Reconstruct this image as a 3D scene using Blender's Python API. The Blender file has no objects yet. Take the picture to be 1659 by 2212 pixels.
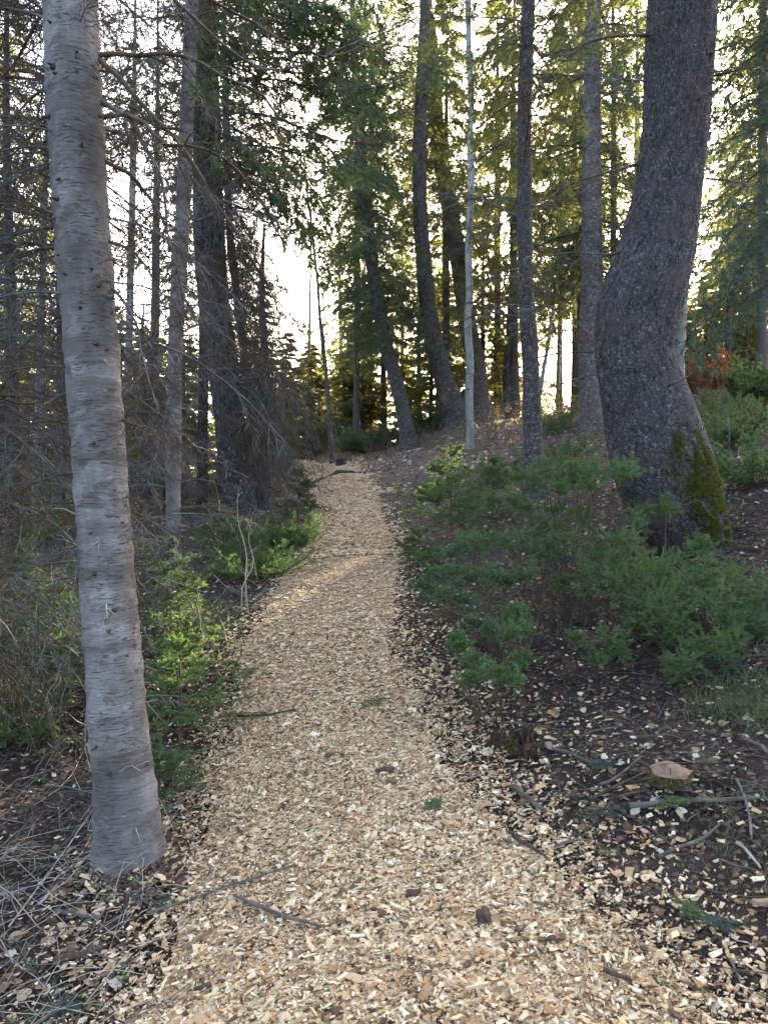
import bpy, math
import numpy as np

# ------------------------------------------------------------------ camera, sky, sun, exposure
sc = bpy.context.scene
COL = sc.collection
FPX, CU, CV, CZ = 1704.0, 829.5, 1106.0, 1.55

cam_d = bpy.data.cameras.new("camera")
cam_d.sensor_fit = 'VERTICAL'
cam_d.sensor_height = 24.0
cam_d.lens = 24.0 * FPX / 2212.0
cam_d.clip_start = 0.05
cam_d.clip_end = 2000.0
cam = bpy.data.objects.new("camera", cam_d)
cam.location = (0, 0, CZ)
cam.rotation_euler = (math.radians(90), 0, 0)
COL.objects.link(cam)
sc.camera = cam

SUN_AZ, SUN_EL = math.radians(21.6), math.radians(15.5)
world = bpy.data.worlds.new("World")
sc.world = world
world.use_nodes = True
wn = world.node_tree
wn.nodes.clear()
w_out = wn.nodes.new("ShaderNodeOutputWorld")
w_bg = wn.nodes.new("ShaderNodeBackground")
w_sky = wn.nodes.new("ShaderNodeTexSky")
w_sky.sky_type = 'NISHITA'
w_sky.sun_disc = False
w_sky.sun_elevation = SUN_EL
w_sky.sun_rotation = SUN_AZ
w_sky.air_density = 0.65
w_sky.dust_density = 5.5
w_sky.ozone_density = 0.3
w_bg.inputs[1].default_value = 0.15
wn.links.new(w_sky.outputs[0], w_bg.inputs[0])
wn.links.new(w_bg.outputs[0], w_out.inputs[0])

sun_d = bpy.data.lights.new("sun", 'SUN')
sun_d.energy = 5.0
sun_d.angle = math.radians(0.5)
sun_d.color = (1.0, 0.86, 0.66)
sun = bpy.data.objects.new("sun", sun_d)
sun.rotation_euler = (math.radians(90) - SUN_EL, 0, math.pi - SUN_AZ)
sun.location = (8, 20, 12)
COL.objects.link(sun)

sc.view_settings.view_transform = 'Standard'
sc.view_settings.look = 'None'
sc.view_settings.gamma = 1.0
sc.view_settings.use_curve_mapping = False
sc.view_settings.exposure = 3.6
sc.render.engine = 'CYCLES'
sc.cycles.max_bounces = 7
sc.cycles.diffuse_bounces = 4
sc.cycles.transmission_bounces = 4
sc.cycles.use_denoising = True
sc.cycles.denoising_prefilter = 'ACCURATE'
sc.cycles.sample_clamp_indirect = 0.35
sc.cycles.sample_clamp_direct = 3.0
sc.cycles.caustics_reflective = False
sc.cycles.caustics_refractive = False
sc.cycles.blur_glossy = 1.0

rng = np.random.default_rng(11)

# ------------------------------------------------------------------ small maths
def W(u, v, d):
    return np.array([(u - CU) / FPX * d, d, CZ + (CV - v) / FPX * d])

def _hash(ix, iy, seed):
    with np.errstate(over='ignore'):
        h = (ix.astype(np.int64) * 374761393 + iy.astype(np.int64) * 668265263 + seed * 974711) & 0xffffffff
        h = ((h ^ (h >> 13)) * 1274126177) & 0xffffffff
        h = h ^ (h >> 16)
    return (h & 0xffffff) / float(0xffffff)

def vnoise(x, y, seed=0):
    ix, iy = np.floor(x), np.floor(y)
    fx, fy = x - ix, y - iy
    fx = fx * fx * (3 - 2 * fx); fy = fy * fy * (3 - 2 * fy)
    a = _hash(ix, iy, seed); b = _hash(ix + 1, iy, seed)
    c = _hash(ix, iy + 1, seed); d = _hash(ix + 1, iy + 1, seed)
    return (a * (1 - fx) + b * fx) * (1 - fy) + (c * (1 - fx) + d * fx) * fy - 0.5

def fbm(x, y, seed=0, octaves=3):
    s, a = 0, 1.0
    for o in range(octaves):
        s = s + a * vnoise(x * 2 ** o, y * 2 ** o, seed + o * 17)
        a *= 0.5
    return s

def cells(x, y, seed=0, period=None):
    """F1, F2 and the cell's random value"""
    ix, iy = np.floor(x), np.floor(y)
    f1 = np.full(x.shape, 9.0); f2 = np.full(x.shape, 9.0); rv = np.zeros(x.shape)
    for dx in (-1, 0, 1):
        for dy in (-1, 0, 1):
            cx, cy = ix + dx, iy + dy
            hx = cx if period is None else np.mod(cx, period)
            px = cx + _hash(hx, cy, seed); py = cy + _hash(hx, cy, seed + 5)
            d = np.hypot(px - x, py - y)
            near = d < f1
            f2 = np.where(near, f1, np.minimum(f2, d))
            rv = np.where(near, _hash(hx, cy, seed + 9), rv)
            f1 = np.where(near, d, f1)
    return f1, f2, rv

def unit(a):
    return a / np.maximum(np.linalg.norm(a, axis=-1, keepdims=True), 1e-9)

def catmull(P, n):
    P = np.asarray(P, float)
    m = len(P)
    seg = np.linalg.norm(np.diff(P[:, :3], axis=0), axis=1)
    s = np.concatenate([[0], np.cumsum(seg)])
    t = np.linspace(0, s[-1], n)
    tang = np.gradient(P, s, axis=0)
    i = np.clip(np.searchsorted(s, t) - 1, 0, m - 2)
    h = (s[i + 1] - s[i])[:, None]
    x = ((t - s[i]) / (s[i + 1] - s[i]))[:, None]
    return ((2 * x**3 - 3 * x**2 + 1) * P[i] + (x**3 - 2 * x**2 + x) * h * tang[i]
            + (-2 * x**3 + 3 * x**2) * P[i + 1] + (x**3 - x**2) * h * tang[i + 1])

# ------------------------------------------------------------------ terrain height
PATH = np.array([  # y, centre x, half width, height
    (-2.0, .12, .80, -.10), (1.0, .12, .85, -.02), (2.4, .10, .88, 0.0), (2.95, 0.0, .84, .02), (4.16, -.28, .68, .11),
    (5.4, -.49, .58, .30), (6.6, -.48, .62, .60), (8.3, -.48, .60, .87), (9.4, -.46, .54, 1.01), (10.5, -.46, .49, 1.12), (11.3, -.48, .48, 1.27),
    (13.0, -.62, .50, 1.74), (15.0, -.83, .50, 2.08), (17.0, -1.3, .45, 2.42), (20.0, -2.3, .5, 2.75), (24., -4., .5, 2.9)])
_yy = np.linspace(-2, 24, 521)
_k = np.exp(-0.5 * (np.arange(-20, 21) / 8.0) ** 2); _k /= _k.sum()
def _sm(c):
    a = np.interp(_yy, PATH[:, 0], PATH[:, c])
    return np.convolve(np.pad(a, 20, mode='edge'), _k, 'valid')
_px, _pw = _sm(1), _sm(2)
def path_x(y): return np.interp(y, _yy, _px)
def path_w(y): return np.interp(y, _yy, _pw)

CTRL = [(p[1], p[0], p[3]) for p in PATH]
CTRL += [(-1.12, 3.5, -.03), (-2.3, 8.0, .72), (-2.0, 11, 1.33), (-2.6, 5.5, .22), (-1.8, 2.4, -.10),
         (2.45, 6.5, 1.24), (1.37, 3.76, .34), (2.0, 4.3, .52), (1.2, 2.4, .06), (1.9, 10, 1.72), (.9, 9, 1.18),
         (1.74, 16, 2.85), (3.93, 15, 3.10), (1.82, 20, 3.75), (.62, 19, 3.06), (2.7, 22, 3.85), (-1.1, 17, 2.52), (.9, 13, 1.86), (2.4, 13, 2.25), (.6, 10.5, 1.32),
         (1.0, 5.0, .42), (1.3, 7.0, .98), (4.6, 6.5, 1.9), (4, 3, .8), (3, 1, .4), (-3, 1, -.2), (0, -4, -.2), (4, -4, .5),
         (-4, -4, -.5), (-5, 5, .1), (-5, 9, .7), (-4, 15, 1.6), (-8, 12, .8), (-6, 20, 2.0), (-12, 25, 1.9), (-15, 42, 2.4),
         (0, 28, 3.4), (-2, 45, 3.8), (8, 10, 3.1), (7, 15, 3.5), (4.3, 18, 3.75), (10, 22, 4.5), (5, 30, 4.9), (14, 34, 5.4),
         (16, 50, 6), (60, 60, 8), (-60, 60, 1), (0, 110, 5), (60, -30, 6), (-60, -30, -4), (0, -50, -2), (80, 150, 8), (-80, 150, 2)]
CTRL = np.array(CTRL)
def _tps(r2): return 0.5 * r2 * np.log(np.maximum(r2, 1e-9))
def _solve():
    n = len(CTRL)
    d2 = ((CTRL[:, None, :2] - CTRL[None, :, :2]) ** 2).sum(-1)
    A = np.zeros((n + 3, n + 3))
    A[:n, :n] = _tps(d2) + np.eye(n) * 0.05
    A[:n, n] = 1; A[:n, n + 1:] = CTRL[:, :2]; A[n, :n] = 1; A[n + 1:, :n] = CTRL[:, :2].T
    return np.linalg.solve(A, np.concatenate([CTRL[:, 2], [0, 0, 0]]))
_TW = _solve()
def H0(x, y):
    x = np.asarray(x, float); y = np.asarray(y, float)
    out = _TW[-3] + _TW[-2] * x + _TW[-1] * y
    for k in range(len(CTRL)):
        out = out + _TW[k] * _tps((x - CTRL[k, 0]) ** 2 + (y - CTRL[k, 1]) ** 2)
    return out
def H(x, y):
    x = np.asarray(x, float); y = np.asarray(y, float)
    off = np.abs(x - path_x(y)) / path_w(y)
    rough = np.clip((off - 0.8) / 0.7, 0.25, 1.0)
    near = np.clip(1.6 - np.hypot(x, y) / 40, 0.0, 1.0)
    fine = np.clip(1 - (np.hypot(x, y) - 6.0) / 4.0, 0.0, 1.0)
    mound = (0.035 + .02 * (1 - fine)) * np.clip(1.15 - off, 0, 1) * (y < 22)
    return H0(x, y) + mound + near * rough * (0.07 * fbm(x * 1.6, y * 1.6, 3, 2) + fine * (0.035 * fbm(x * 7, y * 7, 8, 3)
                                             + 0.012 * vnoise(x * 26, y * 26, 5)))
def ground_at(u, v):
    d = np.linspace(1.6, 40, 8000)
    X = (u - CU) / FPX * d; Z = CZ + (CV - v) / FPX * d
    hit = np.nonzero(Z <= H(X, d))[0]
    i = hit[0] if len(hit) else len(d) - 1
    return np.array([X[i], d[i], float(H(X[i], d[i]))])

# ------------------------------------------------------------------ mesh building
class MB:
    def __init__(self): self.V = []; self.F = []; self.n = 0; self.UV = []
    def add(self, V, F, mat=0, smooth=False, uv=None):
        V = np.asarray(V, float).reshape(-1, 3); F = np.asarray(F)
        if len(V) == 0 or len(F) == 0: return self
        self.F.append((F + self.n, mat, smooth)); self.V.append(V); self.n += len(V)
        self.UV.append(np.zeros((len(V), 2)) if uv is None else np.asarray(uv).reshape(-1, 2))
        return self
    def mesh(self, name, mats, uv=False):
        V = np.concatenate(self.V)
        li = np.concatenate([f.ravel() for f, _, _ in self.F])
        tot = np.concatenate([np.full(len(f), f.shape[1]) for f, _, _ in self.F])
        me = bpy.data.meshes.new(name)
        me.vertices.add(len(V)); me.vertices.foreach_set("co", V.astype(np.float32).ravel())
        me.loops.add(len(li)); me.loops.foreach_set("vertex_index", li.astype(np.int32))
        me.polygons.add(len(tot))
        me.polygons.foreach_set("loop_start", np.concatenate([[0], np.cumsum(tot)[:-1]]).astype(np.int32))
        me.polygons.foreach_set("material_index", np.concatenate([np.full(len(f), m) for f, m, _ in self.F]).astype(np.int32))
        me.polygons.foreach_set("use_smooth", np.concatenate([np.full(len(f), s) for f, _, s in self.F]).astype(bool))
        if uv:
            lay = me.uv_layers.new(name="UVMap")
            lay.data.foreach_set("uv", np.concatenate(self.UV)[li].astype(np.float32).ravel())
        for m in (mats if isinstance(mats, (list, tuple)) else [mats]): me.materials.append(m)
        me.update(calc_edges=True)
        return me

def obj(name, data, parent=None, loc=None, label=None, cat=None, group=None, kind=None, local=False):
    """loc is a place in the world; a child is set off from its thing's base (local: loc is already that)"""
    o = bpy.data.objects.new(name, data)
    COL.objects.link(o)
    if loc is not None: o.location = loc
    if parent is not None:
        o.parent = parent
        if not local: o.location = o.location - parent.location
    if label: o["label"] = label
    if cat: o["category"] = cat
    if group: o["group"] = group
    if kind: o["kind"] = kind
    return o

def tubes(P, R, sides=3):
    """P[N,K,3], R[N,K] -> verts, quads"""
    N, K, _ = P.shape
    T = unit(np.gradient(P, axis=1))
    chord = unit(P[:, -1] - P[:, 0] + 1e-6)
    ref = np.where(np.abs(chord[:, 2:3]) > 0.9, np.array([[1., 0, 0]]), np.array([[0, 0, 1.]]))
    a = np.cross(chord, ref)[:, None, :]
    n = unit(a - T * (a * T).sum(-1, keepdims=True))
    b = np.cross(T, n)
    ang = np.arange(sides) * 2 * np.pi / sides
    V = P[:, :, None, :] + R[:, :, None, None] * (np.cos(ang)[None, None, :, None] * n[:, :, None, :] + np.sin(ang)[None, None, :, None] * b[:, :, None, :])
    i, k, s = np.meshgrid(np.arange(N), np.arange(K - 1), np.arange(sides), indexing='ij')
    s2 = (s + 1) % sides
    base = (i * K + k) * sides
    F = np.stack([base + s, base + s2, base + sides + s2, base + sides + s], -1).reshape(-1, 4)
    return V.reshape(-1, 3), F

def chains(o, d, L, K, droop=0.0, wig=0.0, rg=rng):
    N = len(o)
    s = np.linspace(0, 1, K)[None, :, None]
    L = np.broadcast_to(np.asarray(L, float), (N,))[:, None, None]
    dr = np.broadcast_to(np.asarray(droop, float), (N,))[:, None, None]
    P = o[:, None, :] + d[:, None, :] * L * s + np.array([0, 0, -1.0]) * dr * L * s ** 2
    if wig:
        wv = np.cumsum(rg.normal(size=(N, K, 3)), axis=1) * wig * L / K
        wv -= wv[:, :1]
        P = P + wv
    return P

def at_t(P, idx, t):
    K = P.shape[1]
    x = np.clip(t, 0, 0.9999) * (K - 1)
    k = x.astype(int); f = (x - k)[:, None]
    a, b = P[idx, k], P[idx, k + 1]
    return a * (1 - f) + b * f, unit(b - a)

def sprout(P, per, t0, t1, a0, a1, L, K, droop, wig, rg=rng, flat=0.3, taper=0.6, roll_up=0.0):
    """side twigs of chains P: alternate sides, mostly in the plane of the spray"""
    N = len(P)
    idx = np.repeat(np.arange(N), per)
    t = t0 + (t1 - t0) * (np.tile(np.arange(per), N) + rg.random(N * per)) / per
    o, tg = at_t(P, idx, t)
    up = np.array([0, 0, 1.0])
    side = unit(np.cross(tg, up) + 1e-5)
    upp = np.cross(side, tg)
    sg = np.where((np.arange(N * per) % 2) == 0, 1.0, -1.0)[:, None]
    roll = rg.normal(0, flat, N * per)[:, None] + roll_up
    a = rg.uniform(a0, a1, N * per)[:, None]
    d = np.cos(a) * tg + np.sin(a) * (side * sg * np.cos(roll) + upp * np.sin(roll))
    LL = np.asarray(L)
    LL = (LL[idx] if LL.ndim else np.full(N * per, float(LL))) * (1 - taper * t) * rg.uniform(0.55, 1.15, N * per)
    return chains(o, d, LL, K, droop, wig, rg), LL, idx, t

def needles(P, per, L, w, ang=(0.5, 1.1), rg=rng, t0=0.0, flat=1.0):
    N = len(P)
    idx = np.repeat(np.arange(N), per)
    t = t0 + (1 - t0) * rg.random(N * per)
    o, tg = at_t(P, idx, t)
    side = unit(np.cross(tg, np.array([0, 0, 1.0])) + 1e-5)
    upp = np.cross(side, tg)
    ph = rg.uniform(0, 2 * np.pi, N * per)[:, None]
    a = rg.uniform(ang[0], ang[1], N * per)[:, None]
    d = unit(np.cos(a) * tg + np.sin(a) * (side * np.cos(ph) + flat * upp * np.sin(ph)))
    q = unit(np.cross(d, rg.normal(size=d.shape)))
    LL = L * rg.uniform(0.6, 1.25, N * per)[:, None]
    V = np.stack([o - q * w * 0.5, o + q * w * 0.5, o + d * LL], 1)
    return V.reshape(-1, 3), np.arange(N * per * 3).reshape(-1, 3)

def rad(n, K, r0, r1):
    r0 = np.broadcast_to(np.asarray(r0, float), (n,))[:, None]; r1 = np.broadcast_to(np.asarray(r1, float), (n,))[:, None]
    return r0 + (r1 - r0) * np.linspace(0, 1, K)[None]

# ------------------------------------------------------------------ materials
class NT:
    def __init__(self, name):
        self.m = bpy.data.materials.new(name); self.m.use_nodes = True
        self.t = self.m.node_tree; self.t.nodes.clear()
        self.out = self.n("ShaderNodeOutputMaterial")
    def n(self, kind, **kw):
        nd = self.t.nodes.new(kind)
        for k, v in kw.items(): setattr(nd, k, v)
        return nd
    def l(self, a, b): self.t.links.new(a, b)
    def ramp(self, fac, stops, interp='LINEAR'):
        r = self.n("ShaderNodeValToRGB"); r.color_ramp.interpolation = interp
        e = r.color_ramp.elements
        while len(e) < len(stops): e.new(0.5)
        for i, (p, c) in enumerate(stops):
            e[i].position = p; e[i].color = (*c, 1) if len(c) == 3 else c
        self.l(fac, r.inputs[0]); return r.outputs[0]
    def noise(self, vec, scale, detail=4, rough=0.55, dist=0.0):
        x = self.n("ShaderNodeTexNoise"); x.inputs['Scale'].default_value = scale; x.inputs['Detail'].default_value = detail
        x.inputs['Roughness'].default_value = rough; x.inputs['Distortion'].default_value = dist
        if vec is not None: self.l(vec, x.inputs['Vector'])
        return x.outputs[0]
    def voro(self, vec, scale, feature='F1', out=0):
        x = self.n("ShaderNodeTexVoronoi"); x.feature = feature; x.inputs['Scale'].default_value = scale
        self.l(vec, x.inputs['Vector']); return x.outputs[out]
    def mapping(self, vec, scale=(1, 1, 1), rot=(0, 0, 0)):
        x = self.n("ShaderNodeMapping"); x.inputs['Scale'].default_value = scale; x.inputs['Rotation'].default_value = rot
        self.l(vec, x.inputs['Vector']); return x.outputs[0]
    def mix(self, fac, a, b, mode='MIX'):
        x = self.n("ShaderNodeMix"); x.data_type = 'RGBA'; x.blend_type = mode
        for s, v in ((x.inputs[0], fac), (x.inputs[6], a), (x.inputs[7], b)):
            if isinstance(v, (int, float)): s.default_value = v
            elif isinstance(v, tuple): s.default_value = (*v, 1)
            else: self.l(v, s)
        return x.outputs[2]
    def math(self, op, a, b=0.0):
        x = self.n("ShaderNodeMath", operation=op)
        for s, v in ((x.inputs[0], a), (x.inputs[1], b)):
            if isinstance(v, (int, float)): s.default_value = v
            else: self.l(v, s)
        return x.outputs[0]
    def bsdf(self, col, rough=0.85, bump=None, strength=0.5, dist=0.01, spec=0.25):
        b = self.n("ShaderNodeBsdfPrincipled")
        b.inputs['Roughness'].default_value = rough
        b.inputs['Specular IOR Level'].default_value = spec
        if isinstance(col, tuple): b.inputs['Base Color'].default_value = (*col, 1)
        else: self.l(col, b.inputs['Base Color'])
        if bump is not None:
            bp = self.n("ShaderNodeBump"); bp.inputs['Strength'].default_value = strength; bp.inputs['Distance'].default_value = dist
            self.l(bump, bp.inputs['Height']); self.l(bp.outputs[0], b.inputs['Normal'])
        self.l(b.outputs[0], self.out.inputs[0]); return self.m
    @property
    def uv(self): return self.n("ShaderNodeTexCoord").outputs['UV']
    @property
    def oc(self): return self.n("ShaderNodeTexCoord").outputs['Object']
    @property
    def island(self): return self.n("ShaderNodeNewGeometry").outputs['Random Per Island']
    @property
    def orand(self): return self.n("ShaderNodeObjectInfo").outputs['Random']

def foliage_mat(name, stops, trans, tfac=0.45):
    t = NT(name)
    c = t.ramp(t.island, stops)
    c = t.mix(t.math('MULTIPLY', t.orand, 0.25), c, (0.06, 0.075, 0.03))
    d = t.n("ShaderNodeBsdfDiffuse"); t.l(c, d.inputs[0])
    tr = t.n("ShaderNodeBsdfTranslucent"); t.l(t.mix(1.0, c, trans, 'MULTIPLY'), tr.inputs[0])
    g = t.n("ShaderNodeBsdfGlossy"); g.inputs['Roughness'].default_value = 0.45; g.inputs[0].default_value = (.5, .5, .5, 1)
    m1 = t.n("ShaderNodeMixShader"); m1.inputs[0].default_value = tfac; t.l(d.outputs[0], m1.inputs[1]); t.l(tr.outputs[0], m1.inputs[2])
    m2 = t.n("ShaderNodeMixShader"); m2.inputs[0].default_value = 0.05; t.l(m1.outputs[0], m2.inputs[1]); t.l(g.outputs[0], m2.inputs[2])
    t.l(m2.outputs[0], t.out.inputs[0]); return t.m

M = {}
M['needle_far'] = foliage_mat('needle_far', [(0, (.06, .078, .03)), (.45, (.11, .125, .046)), (.8, (.16, .165, .06)), (1, (.18, .16, .08))], (2.3, 2.25, 1.35), .56)  # yellower than the other needles: the sunlit look is put into the colour
M['needle_lit'] = foliage_mat('needle_lit', [(0, (.08, .095, .036)), (.5, (.14, .15, .055)), (1, (.20, .19, .08))], (2.1, 1.9, 1.1), .62)  # brighter copy for the low conifers, with sunlight painted into its base colour
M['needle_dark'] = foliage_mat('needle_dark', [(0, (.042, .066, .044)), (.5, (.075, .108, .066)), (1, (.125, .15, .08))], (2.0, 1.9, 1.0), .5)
M['needle_blue'] = foliage_mat('needle_blue', [(0, (.03, .055, .048)), (.5, (.055, .092, .08)), (1, (.09, .13, .105))], (1.3, 1.4, .9), .3)
M['juniper'] = foliage_mat('juniper_needle', [(0, (.05, .10, .030)), (.5, (.095, .165, .052)), (.85, (.14, .21, .075)), (1, (.19, .21, .08))], (1.4, 1.4, .8), .35)
M['juniper_cool'] = foliage_mat('juniper_cool', [(0, (.045, .088, .038)), (.5, (.085, .145, .062)), (.85, (.13, .185, .085)), (1, (.18, .185, .085))], (1.4, 1.4, .9), .35)
M['fir_bright'] = foliage_mat('fir_bright', [(0, (.06, .10, .035)), (.5, (.11, .16, .052)), (1, (.17, .205, .095))], (1.35, 1.35, .95), .42)
M['dead_needle'] = foliage_mat('dead_needle', [(0, (.12, .06, .035)), (1, (.24, .11, .06))], (1.4, 1.2, .9), .4)
M['red_leaf'] = foliage_mat('red_leaf', [(0, (.20, .06, .035)), (.5, (.32, .12, .065)), (1, (.40, .23, .11))], (1.5, 1.4, 1.1), .5)
M['yellow_leaf'] = foliage_mat('yellow_leaf', [(0, (.14, .15, .04)), (1, (.30, .26, .08))], (1.5, 1.4, .8), .5)
M['grass_green'] = foliage_mat('grass_green', [(0, (.05, .085, .03)), (.6, (.09, .13, .045)), (1, (.17, .16, .07))], (1.4, 1.4, .8), .35)
M['grass_dry'] = foliage_mat('grass_dry', [(0, (.16, .11, .055)), (.6, (.30, .21, .10)), (1, (.36, .28, .15))], (1.3, 1.2, .9), .4)
M['moss'] = foliage_mat('moss', [(0, (.06, .065, .012)), (.5, (.125, .125, .018)), (1, (.21, .17, .03))], (1.2, 1.2, .8), .25)

def wood_mat(name, a, b, rough=.9, lichen=None):
    t = NT(name)
    oc = t.oc
    c = t.ramp(t.noise(oc, 14, 4), [(.3, a), (.7, b)])
    if lichen:
        c = t.mix(t.ramp(t.noise(oc, 9, 3), [(.55, (0, 0, 0)), (.68, (1, 1, 1))]), c, lichen)
    return t.bsdf(c, rough, t.noise(oc, 120, 3), .4, .003)
M['twig_brown'] = wood_mat('twig_brown', (.045, .034, .024), (.10, .078, .052), lichen=(.15, .085, .03))
M['twig_grey'] = wood_mat('twig_grey', (.06, .052, .048), (.14, .125, .112), lichen=(.19, .18, .15))
M['twig_pale'] = wood_mat('twig_pale', (.26, .21, .16), (.46, .39, .30))
M['stick'] = wood_mat('stick_bark', (.055, .045, .035), (.13, .11, .085), lichen=(.14, .15, .08))

def bark_smooth():
    t = NT('bark_smooth'); uv = t.uv
    c = t.ramp(t.noise(t.mapping(uv, (1.6, .7, 1)), 3, 6, .65), [(.34, (.085, .070, .058)), (.5, (.17, .148, .13)), (.66, (.31, .28, .255))])
    fine = t.noise(t.mapping(uv, (30, 110, 1)), 1, 4, .65, .5)
    c = t.mix(t.math('MULTIPLY', t.ramp(fine, [(.38, (1, 1, 1)), (.52, (0, 0, 0))]), .45), c, (.13, .11, .10))
    dash = t.noise(t.mapping(uv, (30, 125, 1)), 1, 2, .5, .3)
    dm = t.ramp(dash, [(.59, (0, 0, 0)), (.64, (1, 1, 1))])
    clus = t.ramp(t.noise(t.mapping(uv, (7, 5, 1)), 1, 3), [(.38, (.05, .05, .05)), (.6, (1, 1, 1))])
    dm = t.math('MULTIPLY', dm, clus)
    c = t.mix(t.math('MULTIPLY', dm, .9), c, (.045, .034, .028))
    dash2 = t.ramp(t.noise(t.mapping(uv, (11, 55, 1)), 1, 3, .5, .5), [(.68, (0, 0, 0)), (.72, (1, 1, 1))])
    c = t.mix(t.math('MULTIPLY', dash2, .6), c, (.06, .045, .038))
    st = t.ramp(t.noise(t.mapping(uv, (4, 2.5, 1)), 1.3, 4), [(.58, (0, 0, 0)), (.74, (1, 1, 1))])
    c = t.mix(t.math('MULTIPLY', st, .5), c, (.14, .085, .055))
    sc2 = t.voro(t.mapping(uv, (5.5, 4.2, 1)), 1, 'F1')
    scn = t.math('ADD', sc2, t.math('MULTIPLY', t.noise(t.mapping(uv, (40, 90, 1)), 1, 3), .16))
    scar = t.ramp(scn, [(.13, (1, 1, 1)), (.22, (0, 0, 0))])
    c = t.mix(t.math('MULTIPLY', scar, .75), c, (.07, .05, .04))
    pale = t.ramp(t.noise(t.mapping(uv, (26, 40, 1)), 1, 3), [(.64, (0, 0, 0)), (.72, (1, 1, 1))])
    c = t.mix(t.math('MULTIPLY', pale, .45), c, (.38, .36, .345))
    band = t.ramp(t.noise(t.mapping(uv, (1.2, 9, 1)), 1, 4, .6, .3), [(.50, (0, 0, 0)), (.62, (1, 1, 1))])
    c = t.mix(t.math('MULTIPLY', band, .7), c, (.085, .068, .056))
    hgt = t.math('SUBTRACT', t.noise(t.mapping(uv, (22, 95, 1)), 1, 5, .65), t.math('MULTIPLY', dm, .6))
    crust = t.ramp(t.noise(t.mapping(uv, (9, 13, 1)), 1, 6, .7, .6), [(.56, (0, 0, 0)), (.66, (1, 1, 1))])
    c = t.mix(t.math('MULTIPLY', crust, .6), c, (.075, .060, .048))
    hgt = t.math('SUBTRACT', hgt, t.math('MULTIPLY', crust, .5))
    return t.bsdf(c, .85, hgt, .9, .010)
M['bark_smooth'] = bark_smooth()
M['knot'] = wood_mat('knot', (.035, .026, .022), (.085, .066, .055))

def bark_rough(name, dark, mid, light, fleck=(.42, .40, .39), sx=62, sy=34, dist=.010, fleck_amt=.9, stain=None):
    t = NT(name); uv = t.uv
    wob = t.n("ShaderNodeVectorMath", operation='ADD')
    nz = t.n("ShaderNodeTexNoise"); nz.inputs['Scale'].default_value = 18
    t.l(uv, nz.inputs['Vector']); sc_ = t.n("ShaderNodeVectorMath", operation='SCALE'); sc_.inputs['Scale'].default_value = .035
    t.l(nz.outputs[1], sc_.inputs[0]); t.l(uv, wob.inputs[0]); t.l(sc_.outputs[0], wob.inputs[1])
    v = t.mapping(wob.outputs[0], (sx, sy, 1))
    edge = t.voro(v, 1, 'DISTANCE_TO_EDGE'); rnd = t.voro(v, 1, 'F1', 1)
    sep = t.n("ShaderNodeSeparateColor"); t.l(rnd, sep.inputs[0])
    c = t.ramp(sep.outputs[0], [(0, dark), (.5, mid), (1, light)])
    c = t.mix(t.ramp(edge, [(.02, (1, 1, 1)), (.16, (0, 0, 0))]), c, tuple(x * .3 for x in dark))
    fl = t.math('MULTIPLY', t.ramp(sep.outputs[1], [(.84, (0, 0, 0)), (.9, (1, 1, 1))]), t.ramp(t.noise(uv, 60, 3), [(.48, (0, 0, 0)), (.58, (1, 1, 1))]))
    c = t.mix(t.math('MULTIPLY', fl, fleck_amt), c, fleck)
    c = t.mix(.35, c, t.ramp(t.noise(uv, 5, 4), [(.3, dark), (.7, light)]))
    crk = t.ramp(t.noise(t.mapping(wob.outputs[0], (55, 13, 1)), 1, 5, .7), [(.36, (1, 1, 1)), (.47, (0, 0, 0))])
    c = t.mix(t.math('MULTIPLY', crk, .8), c, tuple(x * .3 for x in dark))
    if stain: c = t.mix(t.math('MULTIPLY', t.ramp(t.noise(uv, 3.2, 4), [(.5, (0, 0, 0)), (.66, (1, 1, 1))]), .7), c, stain)
    hgt = t.math('ADD', t.ramp(edge, [(0, (0, 0, 0)), (.22, (1, 1, 1))]), t.math('MULTIPLY', t.noise(uv, 130, 4), .5))
    hgt = t.math('SUBTRACT', hgt, crk)
    return t.bsdf(c, .9, hgt, .9, dist)
M['bark_big'] = bark_rough('bark_plated', (.070, .057, .053), (.10, .083, .078), (.14, .119, .112), fleck=(.30, .28, .27), sx=74, sy=26, dist=.014, fleck_amt=.7, stain=(.12, .078, .068))
M['bark_spruce'] = bark_rough('bark_spruce', (.06, .048, .042), (.11, .09, .08), (.17, .145, .13), sx=60, sy=40, dist=.008)
M['bark_flaky'] = bark_rough('bark_flaky', (.11, .085, .07), (.19, .155, .135), (.28, .245, .22), sx=30, sy=22, dist=.01, stain=(.10, .055, .04))
M['bark_dark'] = bark_rough('bark_dark', (.045, .040, .040), (.085, .075, .074), (.135, .12, .118), sx=40, sy=14, dist=.015)
M['bark_far'] = bark_rough('bark_far', (.07, .055, .045), (.11, .09, .075), (.16, .135, .115), sx=25, sy=14, dist=.01)

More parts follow.
